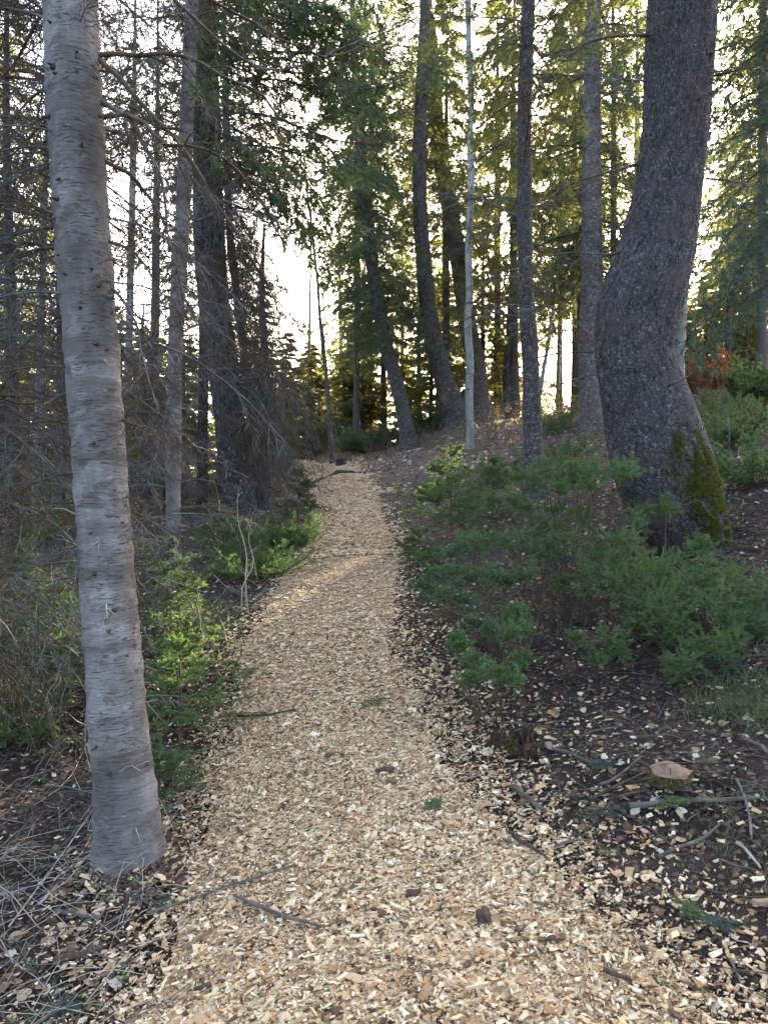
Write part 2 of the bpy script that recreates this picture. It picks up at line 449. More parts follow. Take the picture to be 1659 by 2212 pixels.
def bark_aspen():
    t = NT('bark_aspen'); uv = t.uv
    c = t.ramp(t.noise(t.mapping(uv, (4, 1.5, 1)), 3, 4), [(.3, (.15, .15, .125)), (.6, (.26, .26, .225)), (.8, (.36, .36, .32))])
    c = t.mix(t.math('MULTIPLY', t.ramp(t.noise(t.mapping(uv, (14, 60, 1)), 1, 3, .5, .4), [(.60, (0, 0, 0)), (.68, (1, 1, 1))]), .8), c, (.12, .11, .10))
    kn = t.math('ADD', t.voro(t.mapping(uv, (8, 5.5, 1)), 1, 'F1'), t.math('MULTIPLY', t.noise(t.mapping(uv, (40, 60, 1)), 1, 3), .12))
    c = t.mix(t.ramp(kn, [(.16, (1, 1, 1)), (.22, (0, 0, 0))]), c, (.03, .027, .025))
    return t.bsdf(c, .7, t.noise(t.mapping(uv, (20, 90, 1)), 1, 3), .3, .004)
M['bark_aspen'] = bark_aspen()

def soil():
    t = NT('soil'); oc = t.oc
    c = t.ramp(t.noise(oc, 5, 6, .65), [(.3, (.014, .010, .008)), (.5, (.028, .02, .016)), (.66, (.055, .039, .029)), (.8, (.10, .072, .05))])
    sp = t.n("ShaderNodeSeparateColor"); t.l(t.voro(oc, 55, 'F1', 1), sp.inputs[0])
    c = t.mix(t.ramp(sp.outputs[0], [(.80, (0, 0, 0)), (.9, (.75, .75, .75))]), c, (.16, .11, .07))
    far = t.n("ShaderNodeSeparateXYZ"); t.l(oc, far.inputs[0])
    # drier leaf litter further up the slope
    fac = t.n("ShaderNodeMapRange"); fac.inputs[1].default_value = 7.5; fac.inputs[2].default_value = 15; t.l(far.outputs[1], fac.inputs[0])
    lit = t.ramp(t.noise(oc, 9, 6, .7), [(.32, (.06, .042, .032)), (.5, (.155, .108, .08)), (.7, (.27, .20, .15))])
    c = t.mix(t.math('MULTIPLY', fac.outputs[0], .85), c, lit)
    h = t.math('ADD', t.noise(oc, 22, 6, .7), t.math('MULTIPLY', t.noise(oc, 140, 3), .4))
    return t.bsdf(c, .95, h, .9, .03, .15)
M['soil'] = soil()

CHIP = [(0, (0.030, 0.020, 0.012)), (.095, (0.085, 0.049, 0.026)), (.12, (0.300, 0.148, 0.061)), (.22, (0.370, 0.217, 0.101)), (.45, (0.490, 0.325, 0.165)),
        (.7, (0.600, 0.433, 0.243)), (.88, (0.690, 0.542, 0.339)), (.97, (0.740, 0.611, 0.391)), (1, (0.760, 0.670, 0.469))]
def chips_sheet():
    t = NT('chip_bed'); oc = t.oc
    r1 = t.voro(t.mapping(oc, (60, 26, 30), (0, 0, .5)), 1, 'F1', 1); r2 = t.voro(t.mapping(oc, (30, 70, 30), (0, 0, -.3)), 1, 'F1', 1)
    s1 = t.n("ShaderNodeSeparateColor"); t.l(r1, s1.inputs[0]); s2 = t.n("ShaderNodeSeparateColor"); t.l(r2, s2.inputs[0])
    c = t.mix(t.ramp(t.noise(oc, 30, 2), [(.45, (0, 0, 0)), (.55, (1, 1, 1))]), t.ramp(s1.outputs[0], CHIP), t.ramp(s2.outputs[1], CHIP))
    c = t.mix(t.ramp(t.noise(oc, 11, 5, .7), [(.46, (0, 0, 0)), (.66, (.75, .75, .75))]), c, (.15, .09, .05))
    return t.bsdf(c, .9, t.math('ADD', s1.outputs[1], s2.outputs[2]), .7, .012, .2)
M['chip_bed'] = chips_sheet()
def chip_mat(name, per_object):
    t = NT(name)
    c = t.ramp(t.orand if per_object else t.island, CHIP)
    oc = t.oc
    c = t.mix(t.math('MULTIPLY', t.ramp(t.noise(oc, 45, 4), [(.4, (0, 0, 0)), (.7, (1, 1, 1))]), .35), c, (.30, .17, .085))
    return t.bsdf(c, .8, t.noise(t.mapping(oc, (200, 200, 200)), 1, 3), .3, .002, .25)
M['chip'] = chip_mat('wood_chip', False)
M['chip_piece'] = chip_mat('wood_chip_piece', True)
def leaf_mat(name, per_object):
    t = NT(name)
    c = t.ramp(t.orand if per_object else t.island, [(0, (.10, .06, .035)), (.25, (.22, .13, .07)), (.4, (.30, .20, .115)), (.6, (.42, .32, .20)), (.78, (.47, .41, .32)), (.92, (.25, .255, .24)), (1, (.38, .31, .12))])
    c = t.mix(t.ramp(t.noise(t.oc, 60, 3), [(.5, (0, 0, 0)), (.8, (.5, .5, .5))]), c, (.14, .09, .06))
    return t.bsdf(c, .7, spec=.3)
M['leaf'] = leaf_mat('fallen_leaf', True)
M['leaf_bits'] = leaf_mat('leaf_bits', False)
t = NT('dry_needle'); M['dry_needle'] = t.bsdf(t.ramp(t.island, [(0, (.03, .02, .014)), (.6, (.085, .05, .03)), (1, (.19, .12, .07))]), .9)
def cut_wood():
    t = NT('cut_wood'); oc = t.oc
    x = t.n("ShaderNodeTexWave", wave_type='RINGS', rings_direction='Z'); x.inputs['Scale'].default_value = 70; x.inputs['Distortion'].default_value = 6; x.inputs['Detail'].default_value = 4
    t.l(oc, x.inputs['Vector'])
    c = t.ramp(x.outputs[1], [(.1, (.17, .11, .066)), (.8, (.245, .165, .10))])
    c = t.mix(t.ramp(t.noise(oc, 30, 5), [(.42, (0, 0, 0)), (.62, (.9, .9, .9))]), c, (.13, .075, .05))
    return t.bsdf(c, .85, t.noise(oc, 60, 4), .5, .006)
M['cut_wood'] = cut_wood()
t = NT('rotten_wood'); M['rotten'] = t.bsdf(t.ramp(t.noise(t.mapping(t.oc, (30, 30, 8)), 1, 5), [(.3, (.02, .013, .009)), (.55, (.07, .04, .024)), (.8, (.20, .115, .06))]), .95, t.noise(t.oc, 60, 5), .9, .02)
t = NT('dark_bark_piece'); M['dark_piece'] = t.bsdf(t.ramp(t.noise(t.oc, 40, 4), [(.3, (.03, .02, .015)), (.7, (.10, .065, .045))]), .9, t.noise(t.oc, 90, 4), .6, .004)

# ------------------------------------------------------------------ ground and path
def axis(lo, hi, a, b, fine, grow):
    c = list(np.arange(a, b, fine))
    s, x = fine, b
    while x < hi: c.append(x); s *= grow; x += s
    c.append(hi); s, x, left = fine, a, []
    while x > lo:
        s *= grow; x -= s; left.append(max(x, lo))
    return np.array(left[::-1] + c)
gx = axis(-300, 300, -2.4, 2.8, .06, 1.08)
gy = axis(-120, 420, 1.8, 6.0, .06, 1.035)
GX, GY = np.meshgrid(gx, gy)
GZ = H(GX, GY)
def grid_faces(ny, nx):
    i, j = np.meshgrid(np.arange(ny - 1), np.arange(nx - 1), indexing='ij')
    a = i * nx + j
    return np.stack([a, a + 1, a + nx + 1, a + nx], -1).reshape(-1, 4)
ground = obj("ground", MB().add(np.stack([GX, GY, GZ], -1), grid_faces(*GX.shape), 0, True).mesh("ground", M['soil']),
             kind="structure", label="dark forest soil with needle litter rising to the right")
py = np.concatenate([np.arange(-1.5, 9, .05), np.arange(9, 21, .09)])
ps = np.linspace(-1.12, 1.12, 41)
PY, PS = np.meshgrid(py, ps, indexing='ij')
edge_n = 1 + .22 * fbm(PY * 1.3, np.sign(PS) * 7.0, 21, 3)
PX = path_x(PY) + PS * path_w(PY) * edge_n
PZ = H(PX, PY) + .016 + .02 * np.clip((PY - 6) / 4, 0, 1) - .05 * np.clip((np.abs(PS) - .82) / .3, 0, 1) ** 1.5
path = obj("path", MB().add(np.stack([PX, PY, PZ], -1), grid_faces(*PX.shape)[:, ::1], 0, True).mesh("path", M['chip_bed']),
           kind="structure", label="trail covered in pale wood chips winding uphill through the trees")

def rot_frames(n, tilt, rg):
    yaw = rg.uniform(0, 2 * np.pi, n)
    a = np.stack([np.cos(yaw), np.sin(yaw), rg.normal(0, tilt, n)], -1); a = unit(a)
    b0 = np.stack([-np.sin(yaw), np.cos(yaw), rg.normal(0, tilt, n)], -1)
    c = unit(np.cross(a, b0)); b = np.cross(c, a)
    return a, b, c

def on_slope(V, C):
    """lean flat pieces V[n,k,3] with the slope of the ground at their centres C"""
    e = .15
    gx_ = (H0(C[:, 0] + e, C[:, 1]) - H0(C[:, 0] - e, C[:, 1])) / (2 * e); gy_ = (H0(C[:, 0], C[:, 1] + e) - H0(C[:, 0], C[:, 1] - e)) / (2 * e)
    V[:, :, 2] += gx_[:, None] * (V[:, :, 0] - C[:, None, 0]) + gy_[:, None] * (V[:, :, 1] - C[:, None, 1])
    return V

def chip_boxes(C, L, Wd, T, tilt, rg, simple=False):
    n = len(C)
    a, b, c = rot_frames(n, tilt, rg)
    def pt(sx, sy, sz):
        j = lambda s: rg.normal(0, s, (n, 1))
        return C + a * (sx * L / 2)[:, None] * (1 + j(.22)) + b * (sy * Wd / 2)[:, None] * (1 + j(.35)) + c * (sz * T / 2)[:, None] * (1 + j(.25))
    if simple is True:
        V = on_slope(np.stack([pt(-1, -1, 0), pt(1, -1, 0), pt(1, 1, 0), pt(-1, 1, 0)], 1), C)
        return V.reshape(-1, 3), np.arange(n * 4).reshape(-1, 4)
    V = np.stack([pt(sx, sy, sz) for sz in (-1, 1) for sx, sy in ((-1, -1), (1, -1), (1, 1), (-1, 1))], 1)
    V = on_slope(V, C)
    q = np.array([(4, 5, 6, 7), (0, 1, 5, 4), (2, 3, 7, 6)] if simple == 'half' else [(4, 5, 6, 7), (0, 1, 5, 4), (1, 2, 6, 5), (2, 3, 7, 6), (3, 0, 4, 7)])
    F = (np.arange(n)[:, None, None] * 8 + q[None]).reshape(-1, 4)
    return V.reshape(-1, 3), F

rg = np.random.default_rng(3)
def on_path(n, y0, y1, spread=.55, rg=rg):
    y = rg.uniform(y0, y1, n)
    s = rg.uniform(-1, 1, n) + rg.normal(0, .06, n)
    out = rg.random(n) < .07
    s = np.where(out, np.sign(s) * (1 + np.abs(rg.normal(0, spread, n)) * .55), s)
    e = 1 + .22 * fbm(y * 1.3, np.sign(s) * 7.0, 21, 3) + .22 * fbm(y * 6, np.sign(s) * 3.0, 33, 2)
    # patches where the soil shows through
    x = path_x(y) + s * path_w(y) * e
    keep = (fbm(x * 3.2, y * 3.2, 41, 3) < np.where(y > 6, .5, .24)) | (rg.random(n) < .5)
    return x[keep], y[keep]
mb = MB()
x, y = on_path(60000, 1.9, 5.2)
L = np.clip(rg.lognormal(np.log(.0112), .55, len(x)), .005, .05); Wd = L * rg.uniform(.22, .62, len(x)); T = rg.uniform(.0015, .0045, len(x))
C = np.stack([x, y, H(x, y) + .018 + rg.uniform(-.004, .012, len(x))], -1)
big = L > .017
mb.add(*chip_boxes(C[big], L[big], Wd[big], T[big], .28, rg))
mb.add(*chip_boxes(C[~big], L[~big], Wd[~big], T[~big], .32, rg, 'half'))
x, y = on_path(42000, 5.1, 9.2)
L = np.clip(rg.lognormal(np.log(.018), .45, len(x)), .01, .06); Wd = L * rg.uniform(.25, .6, len(x)); T = L * .1
mb.add(*chip_boxes(np.stack([x, y, H(x, y) + .022 + .02 * np.clip((y - 6) / 4, 0, 1) + rg.uniform(-.004, .012, len(x))], -1), L, Wd, T, .14, rg, True))
x, y = on_path(56000, 9.0, 18)
L = np.clip(rg.lognormal(np.log(.036), .4, len(x)), .015, .08); Wd = L * rg.uniform(.3, .6, len(x)); T = L * .1
mb.add(*chip_boxes(np.stack([x, y, H(x, y) + .044 + rg.uniform(-.004, .012, len(x))], -1), L, Wd, T, .14, rg, True))
# strays on the soil to the sides
n = 5200
y = 1.9 + 4.5 * rg.random(n) ** 1.3; sd = np.where(rg.random(n) < .68, 1, -1)
x = path_x(y) + sd * (path_w(y) * .95 + np.abs(rg.exponential(.36, n)))
L = np.clip(rg.lognormal(np.log(.017), .5, n), .006, .06); Wd = L * rg.uniform(.25, .6, n)
mb.add(*chip_boxes(np.stack([x, y, H(x, y) + .007], -1), L, Wd, np.full(n, .003), .25, rg))
obj("wood_chips", mb.mesh("wood_chips", M['chip']), path, kind="stuff")

# the largest chips and splinters, one object each
cm = []
for k in range(9):
    l, w, t_ = [(.05, .012, .005), (.065, .016, .006), (.045, .022, .006), (.09, .012, .007), (.055, .026, .005), (.04, .016, .008), (.075, .02, .006), (.12, .014, .008), (.06, .010, .006)][k]
    r2 = np.random.default_rng(100 + k)
    s = np.linspace(-1, 1, 5); ww = w / 2 * np.array([r2.uniform(.2, .9), 1.0, r2.uniform(.9, 1.1), r2.uniform(.8, 1), r2.uniform(.1, .8)])
    off = r2.normal(0, w * .12, 5); bend = r2.normal(0, .05) * l * (s ** 2)
    V = []
    for z_, sh in ((-.5, 1.0), (.5, .82)):
        for i in range(5):
            V += [(s[i] * l / 2, off[i] - ww[i] * sh, bend[i] + z_ * t_), (s[i] * l / 2, off[i] + ww[i] * sh, bend[i] + z_ * t_)]
    F4 = []
    for i in range(4):
        a = 2 * i; F4 += [(10 + a, 12 + a, 13 + a, 11 + a), (a, 1 + a, 3 + a, 2 + a), (a, 2 + a, 12 + a, 10 + a), (1 + a, 11 + a, 13 + a, 3 + a)]
    F4 += [(0, 10, 11, 1), (8, 9, 19, 18)]
    cm.append(MB().add(V, np.array(F4)).mesh("wood_chip", M['chip_piece']))
for i in range(250):
    y = 2.05 + 2.9 * rg.random() ** 1.2
    x = float(path_x(y) + rg.uniform(-1.02, 1.12) * path_w(y))
    o = obj("wood_chip", cm[rg.integers(0, 9)], path, (x, y, float(H(x, y)) + .032))
    o.rotation_euler = (rg.normal(0, .22), rg.normal(0, .16), rg.uniform(0, 6.28))
    s = rg.uniform(.4, .9); o.scale = (s, s, s)

# ------------------------------------------------------------------ trunks
parent_trunk = {}
def trunk(parent, pts, mat, sides=24, nz=80, disp=None, name="trunk", flare=0.0, uvs=1.0):
    """pts: rows x, y, z, radius from bottom to top; seam turned away from the trail"""
    if parent.location.length == 0: parent.location = pts[1][:3]
    Q = catmull(np.asarray(pts, float), nz)
    P, R = Q[:, :3], np.maximum(Q[:, 3], .002)
    T = unit(np.gradient(P, axis=0))
    n = unit(np.array([[0, 1., 0]]) - T * T[:, 1:2]); b = np.cross(T, n)
    th = np.linspace(0, 2 * np.pi, sides + 1)
    s = np.concatenate([[0], np.cumsum(np.linalg.norm(np.diff(P, axis=0), axis=1))])
    TH, S = np.meshgrid(th, s); RR = np.repeat(R[:, None], sides + 1, 1)
    if flare:
        RR = RR * (1 + flare * np.exp(-np.maximum(S - .33, 0) / .13)[...] * (0.45 + 0.55 * np.cos(TH * 5 + 1.3) ** 2))
    if disp is not None:
        dd = disp(TH, S, RR); dd[:, -1] = dd[:, 0]; RR = RR + dd
    V = P[:, None] + RR[..., None] * (np.cos(TH)[..., None] * n[:, None] + np.sin(TH)[..., None] * b[:, None])
    uv = np.stack([TH * R.mean(), S], -1) * uvs
    m = MB().add(V, grid_faces(nz, sides + 1), 0, True, uv).mesh(name, mat, uv=True)
    parent_trunk[parent.name] = obj(name, m, parent)      # its origin is the world's, so pieces of it keep world places
    return P, R, s

def px_path(d, rows, top=None, sink=.35):
    """rows of (u, v, width) from the base up, at distance d -> x, y, z, r; continued below ground and up to height top"""
    out = []
    for r in rows:
        dd = r[3] if len(r) > 3 else d
        p = W(r[0], r[1], dd); out.append((*p, r[2] / 2 / FPX * dd))
    b = np.array(out[0]); c = np.array(out[1])
    dirn = (b - c)[:3]; dirn = dirn / max(abs(dirn[2]), .05)
    out.insert(0, (*(b[:3] + dirn * sink), b[3] * 1.05))
    if top:
        a, e = np.array(out[-2]), np.array(out[-1])
        sl = (e - a)[:3] / max((e - a)[2], .01); sl[:2] = np.clip(sl[:2], -.12, .12); sl[2] = 1
        z = e[2]; k = 3
        for i in range(1, k + 1):
            f = i / k
            out.append((*(e[:3] + sl * (top - z) * f * np.array([1 - .4 * f, 1 - .4 * f, 1])), max(e[3] * (1 - .88 * f), .012)))
    return out

def plate_disp(depth, cx=.032, cy=.055, seed=1, furrow=0.0):
    def f(TH, S, R):
        fw = 0
        if furrow:
            m_ = R.mean(); ax = np.cos(TH) * m_ / .045; ay = np.sin(TH) * m_ / .045
            fw = -furrow * np.clip(1 - np.abs(fbm(ax + S * 1.2, ay + S * 3.1, seed + 40, 3)) * 5, 0, 1)
            fw = fw + 1.5 * furrow * vnoise(ax * .3 + S * .8, ay * .3 + S * 1.1, seed + 50)
        per = max(8, int(round(2 * np.pi * R.mean() / cx)))
        x = TH / (2 * np.pi) * per; y = S / cy
        x = x + .8 * vnoise(S * 9, x * .0, seed) ; 
        f1, f2, rv = cells(x, y + .5 * vnoise(x * .7, y * .7, seed), seed, per)
        crack = np.clip((f2 - f1) / .28, 0, 1)
        return fw + depth * (crack * (.6 + .8 * rv) - .6) + depth * 2.5 * vnoise(np.cos(TH) * 1.8 + 9, S * 2.2 + np.sin(TH) * 1.8, seed + 3)
    return f
def ring_disp(depth, seed=1):
    def f(TH, S, R):
        return depth * (fbm(np.cos(TH) * 2 + S * 3, np.sin(TH) * 2 + S * 22, seed, 3) + .9 * vnoise(np.cos(TH) * 1.3 + 5, S * 1.7 + np.sin(TH) * 1.3, seed + 2))
    return f

def limb(parent, pts, r0, mat, twigs=14, tl=.35, sub=4, seed=0, K=16, droop=.25, live=None, name="branch", nl=(.02, .003), sides=4, fine=True, per=10):
    """a bare or needled limb along world points, with side twigs"""
    g = np.random.default_rng(seed)
    P0 = catmull(np.asarray(pts, float), K)[None]
    ln = np.linalg.norm(np.diff(P0[0], axis=0), axis=1).sum()
    P0 = P0 + np.cumsum(g.normal(size=P0.shape), axis=1) * .004 * ln / 1.0
    b = MB().add(*tubes(P0, rad(1, K, r0, r0 * .18), sides), 0, True)
    if twigs:
        P1, L1, _, _ = sprout(P0, twigs, .12, .98, .55, 1.15, np.array([tl]), 6, droop, .22, g, .5)
        b.add(*tubes(P1, rad(len(P1), 6, np.minimum(r0 * .32, .0042), .0012), 3), 0, True)
        if sub:
            P2, L2, _, _ = sprout(P1, sub, .15, .95, .5, 1.1, L1 * .5, 4, droop * .6, .25, g, .7)
            b.add(*tubes(P2, rad(len(P2), 4, .0018, .0008), 3), 0, True)
            if fine:
                P3, _, _, _ = sprout(P2, 2, .2, .95, .5, 1.1, L2 * .5, 3, .2, .2, g, .7)
                b.add(*tubes(P3, rad(len(P3), 3, .0012, .0007), 3), 0, False)
            if live is not None:
                b.add(*needles(P2, per, nl[0], nl[1], rg=g), 1)
                b.add(*needles(P1, per, nl[0], nl[1], rg=g), 1)
    return obj(name, b.mesh(name, [mat, live] if live is not None else [mat]), parent)

# shared bare branches and needled boughs, one metre long, pointing along x
def pool_branch(seed, droop, twigs, tl, sub, tdroop, mat, fine=True, live=None, nl=(.03, .006), per=8, r0=.0085, flat=.5):
    g = np.random.default_rng(seed); K = 10
    s_ = np.linspace(0, 1, K)
    P0 = np.stack([s_, .05 * np.sin(s_ * g.uniform(2, 6) + g.uniform(0, 6)) * s_, .06 * np.sin(s_ * 3) - droop * s_ ** 2], -1)[None]
    P0 = P0 + np.cumsum(g.normal(size=P0.shape), axis=1) * .006 * s_[None, :, None]
    b = MB().add(*tubes(P0, rad(1, K, r0, .0016), 4), 0, True)
    P1, L1, _, _ = sprout(P0, twigs, .1, .98, .5, 1.15, np.array([tl]), 6, tdroop, .22, g, flat, .5)
    b.add(*tubes(P1, rad(len(P1), 6, .0032, .0012), 3), 0, True)
    P2, L2, _, _ = sprout(P1, sub, .15, .98, .5, 1.1, L1 * .5, 4, tdroop * .6, .25, g, .7, .4)
    if live is None:
        b.add(*tubes(P2, rad(len(P2), 4, .0017, .0008), 3), 0, True)
        if fine:
            P3, _, _, _ = sprout(P2, 2, .2, .95, .5, 1.1, L2 * .5, 3, tdroop * .4, .2, g, .7)
            b.add(*tubes(P3, rad(len(P3), 3, .0011, .0006), 3), 0, False)
        return b.mesh("branch", [mat])
    P3, _, _, _ = sprout(P2, 2, .2, 1.0, .35, .7, L2 * .55, 3, tdroop * .5, .1, g, .4)
    for Q in (P1, P2, P3): b.add(*needles(Q, per, nl[0], nl[1], (.25, .75), g), 1)
    b.add(*needles(P0, per * 4, nl[0], nl[1], rg=g, t0=.5), 1)
    return b.mesh("bough", [mat, live])
TW = [M['twig_brown'], M['twig_grey']]
POOL = {'stiff': [pool_branch(2000 + k, .1 + .12 * k % .5, 13, .36, 4, .2, TW[k % 2]) for k in range(10)],
        'tangle': [pool_branch(2050 + k, .25 + .1 * k % .6, 20, .42, 5, .25, TW[k % 2], flat=.9) for k in range(10)],
        'hang': [pool_branch(2100 + k, .5 + .15 * k % .7, 20, .55, 5, 1.0, TW[k % 2], flat=.8) for k in range(8)]}
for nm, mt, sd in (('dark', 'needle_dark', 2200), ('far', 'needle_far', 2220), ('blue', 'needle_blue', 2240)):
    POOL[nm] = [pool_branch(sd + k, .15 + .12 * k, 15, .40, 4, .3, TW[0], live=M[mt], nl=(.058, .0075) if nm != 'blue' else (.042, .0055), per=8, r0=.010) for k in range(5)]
POOL['dead_needle'] = [pool_branch(2260 + k, .3, 14, .38, 4, .4, TW[0], live=M['dead_needle'], nl=(.04, .007), per=3) for k in range(2)]
def put(parent, kind, o, az, pitch, L_, g, name=None):
    ms = POOL[kind][g.integers(0, len(POOL[kind]))]
    b = obj(name or ("branch" if kind in ('stiff', 'tangle', 'hang') else "bough"), ms, parent, tuple(o))
    b.rotation_euler = (g.normal(0, .35), -pitch, az); b.scale = (L_, L_, L_ * g.uniform(.8, 1.1))
    return b
def dress(parent, P, kind, zr, n, ln, pitch, seed, az=(0, 6.283), taper=0.0):
    g = np.random.default_rng(seed)
    for i in range(n):
        z = zr[0] + (zr[1] - zr[0]) * (i + g.random()) / n
        o = (np.interp(z, P[:, 2], P[:, 0]), np.interp(z, P[:, 2], P[:, 1]), z)
        put(parent, kind, o, g.uniform(*az), g.uniform(*pitch), g.uniform(*ln) * (1 - taper * i / n), g)

def crown_mesh(name, spine, z0, z1, n, len_lo, len_hi, seed, mats, nl=(.075, .018), rise=.25, droop=.45, n1=13, n2=4, per=7,
               bare=0.0, az=None, shape='cone', sparse=1.0, r_b=.014):
    """live crown of a conifer: boughs round the stem, side sprays and needle tufts. spine(z) -> x, y"""
    g = np.random.default_rng(seed)
    z = z0 + (z1 - z0) * (np.arange(n) + g.random(n)) / n
    f = (z - z0) / (z1 - z0)
    Ln = (len_lo + (len_hi - len_lo) * f) * g.uniform(.6, 1.15, n)
    a = g.uniform(0, 2 * np.pi, n) if az is None else g.uniform(az[0], az[1], n)
    xy = np.array([spine(q) for q in z])
    o = np.stack([xy[:, 0], xy[:, 1], z], -1)
    el = rise * g.uniform(.2, 1.3, n)
    d = np.stack([np.cos(a) * np.cos(el), np.sin(a) * np.cos(el), np.sin(el)], -1)
    P0 = chains(o, d, Ln, 8, droop * g.uniform(.5, 1.4, n), .12, g)
    b = MB().add(*tubes(P0, rad(n, 8, r_b * (.5 + Ln / 3), .003), 3), 0, True)
    P1, L1, i1, t1 = sprout(P0, n1, .12 + bare, 1.0, .7, 1.15, Ln * .36, 4, .30, .15, g, .35)
    k = g.random(len(P1)) < sparse; P1, L1 = P1[k], L1[k]
    b.add(*tubes(P1, rad(len(P1), 4, .0045, .002), 3), 0, False)
    P2, L2, _, _ = sprout(P1, n2, .1, 1.0, .4, .75, L1 * .6, 3, .35, .1, g, .3)
    if bare < .9:
        b.add(*needles(P2, per, nl[0], nl[1], (.2, .7), g), 1)
        b.add(*needles(P1, per, nl[0], nl[1], (.2, .7), g), 1)
        b.add(*needles(P0, per * 2, nl[0], nl[1], (.2, .7), g, .45 + bare * .5), 1)
    else:
        b.add(*tubes(P2, rad(len(P2), 3, .0028, .0012), 3), 0, False)
    return b.mesh(name, mats)

def spine_of(P):
    return lambda z: (np.interp(z, P[:, 2], P[:, 0]), np.interp(z, P[:, 2], P[:, 1]))

def tree(name, label, base, cat="tree", group=None):
    o = obj(name, None, None, (0, 0, 0), label, cat, group)
    return o

# --- smooth-barked fir beside the path, near left
t1 = tree("fir_tree", "pale smooth-barked fir trunk beside the path with many dead twigs", None)
r1 = px_path(3.5, [(283, 1905, 150), (281, 1860, 144), (274, 1750, 134), (259, 1600, 124), (243, 1400, 119), (229, 1200, 115), (212, 900, 112),
                   (188, 600, 115), (166, 300, 114), (152, 0, 113)], 11.0)
P1t, R1t, S1t = trunk(t1, r1, M['bark_smooth'], 84, 420, ring_disp(.012, 4), flare=.5)
g = np.random.default_rng(21)
wood1 = [M['twig_brown'], M['twig_grey'], M['twig_brown']]
def trunk_at(v, P=P1t):
    z = CZ + (CV - v) / FPX * 3.5
    return np.array([np.interp(z, P[:, 2], P[:, 0]), np.interp(z, P[:, 2], P[:, 1]), z])
limbs = [  # hand-placed limbs to the right: (u, v, distance)
    [(215, 128, 3.5), (280, 185, 3.42), (340, 260, 3.4), (380, 300, 3.4), (420, 350, 3.4), (465, 440, 3.45), (505, 500, 3.5), (540, 545, 3.5), (595, 680, 3.6)],
    [(215, 212, 3.5), (280, 250, 3.5), (330, 320, 3.5), (360, 390, 3.5), (375, 500, 3.55), (400, 575, 3.6), (420, 650, 3.6)],
    [(228, 345, 3.5), (280, 380, 3.6), (320, 425, 3.7), (350, 475, 3.7), (372, 550, 3.8), (400, 690, 3.9)],
    [(210, 118, 3.5), (300, 122, 3.5), (375, 124, 3.5), (440, 150, 3.5), (500, 190, 3.5), (565, 222, 3.6), (600, 265, 3.6), (665, 295, 3.7), (750, 312, 3.8), (840, 300, 3.9)],
    [(190, -180, 3.5), (300, -70, 3.6), (400, 20, 3.7), (470, 80, 3.8), (560, 140, 3.9), (620, 150, 4.0), (680, 130, 4.1), (770, 90, 4.2), (840, 70, 4.3)],
    [(190, -220, 3.5), (330, -80, 3.6), (450, 0, 3.7), (540, 62, 3.8), (620, 110, 3.9), (700, 140, 3.9), (780, 110, 4.0), (905, 45, 4.1)],
    [(215, 250, 3.5), (300, 245, 3.3), (370, 300, 3.2), (420, 300, 3.2), (500, 345, 3.2), (560, 420, 3.2), (610, 500, 3.2)],
    [(240, 620, 3.5), (262, 640, 3.45), (290, 700, 3.4), (300, 780, 3.4), (330, 870, 3.4)],
    [(235, 520, 3.5), (290, 545, 3.4), (330, 600, 3.35), (350, 690, 3.35)],
    [(265, 905, 3.5), (300, 920, 3.4), (340, 935, 3.3), (370, 960, 3.3)]]
for i, lp in enumerate(limbs):
    limb(t1, [W(*q) for q in lp], .012 if i < 7 else .008, wood1[i % 3], 22 if i < 7 else 14, .34 if i < 7 else .25, 5, 300 + i)
whorls = [-120, -40, 30, 95, 170, 235, 290, 350, 425, 470, 520, 600, 640, 700, 770, 850, 930, 1010, 1100, 1180, 1260]
for v in whorls:
    for k in range(5 if v < 800 else 3):
        o = trunk_at(v + g.normal(0, 14))
        az = g.uniform(math.pi * .5, math.pi * 1.3) if g.random() < .7 else g.uniform(-.9, 1.5)
        Ln = g.uniform(.5, 1.35) * (1 if v < 900 else .65)
        if math.sin(az) < 0: Ln *= .6
        if math.cos(az) > 0: Ln *= .7
        put(t1, 'tangle', o, az, g.uniform(-.15, .5), Ln, g)
def knot_mesh(seed):
    g = np.random.default_rng(seed); n = 9; th = np.linspace(0, 2 * np.pi, n, endpoint=False); V = []
    for x_, r_ in ((-.012, 1.5), (.002, 1.15), (.010, .75), (.018, .55), (.03 + .03 * g.random(), .35), (.034, .05)):
        rr_ = .013 * r_ * (1 + g.normal(0, .12, n)); V.append(np.stack([np.full(n, x_) + g.normal(0, .0015, n), np.cos(th) * rr_ * 1.35, np.sin(th) * rr_ * .8], -1))
    i, j = np.meshgrid(np.arange(5), np.arange(n), indexing='ij'); j2 = (j + 1) % n
    return MB().add(np.array(V).reshape(-1, 3), np.stack([i * n + j, i * n + j2, (i + 1) * n + j2, (i + 1) * n + j], -1).reshape(-1, 4), 0, True).mesh("knot", M['knot'])
KN = [knot_mesh(k) for k in range(4)]
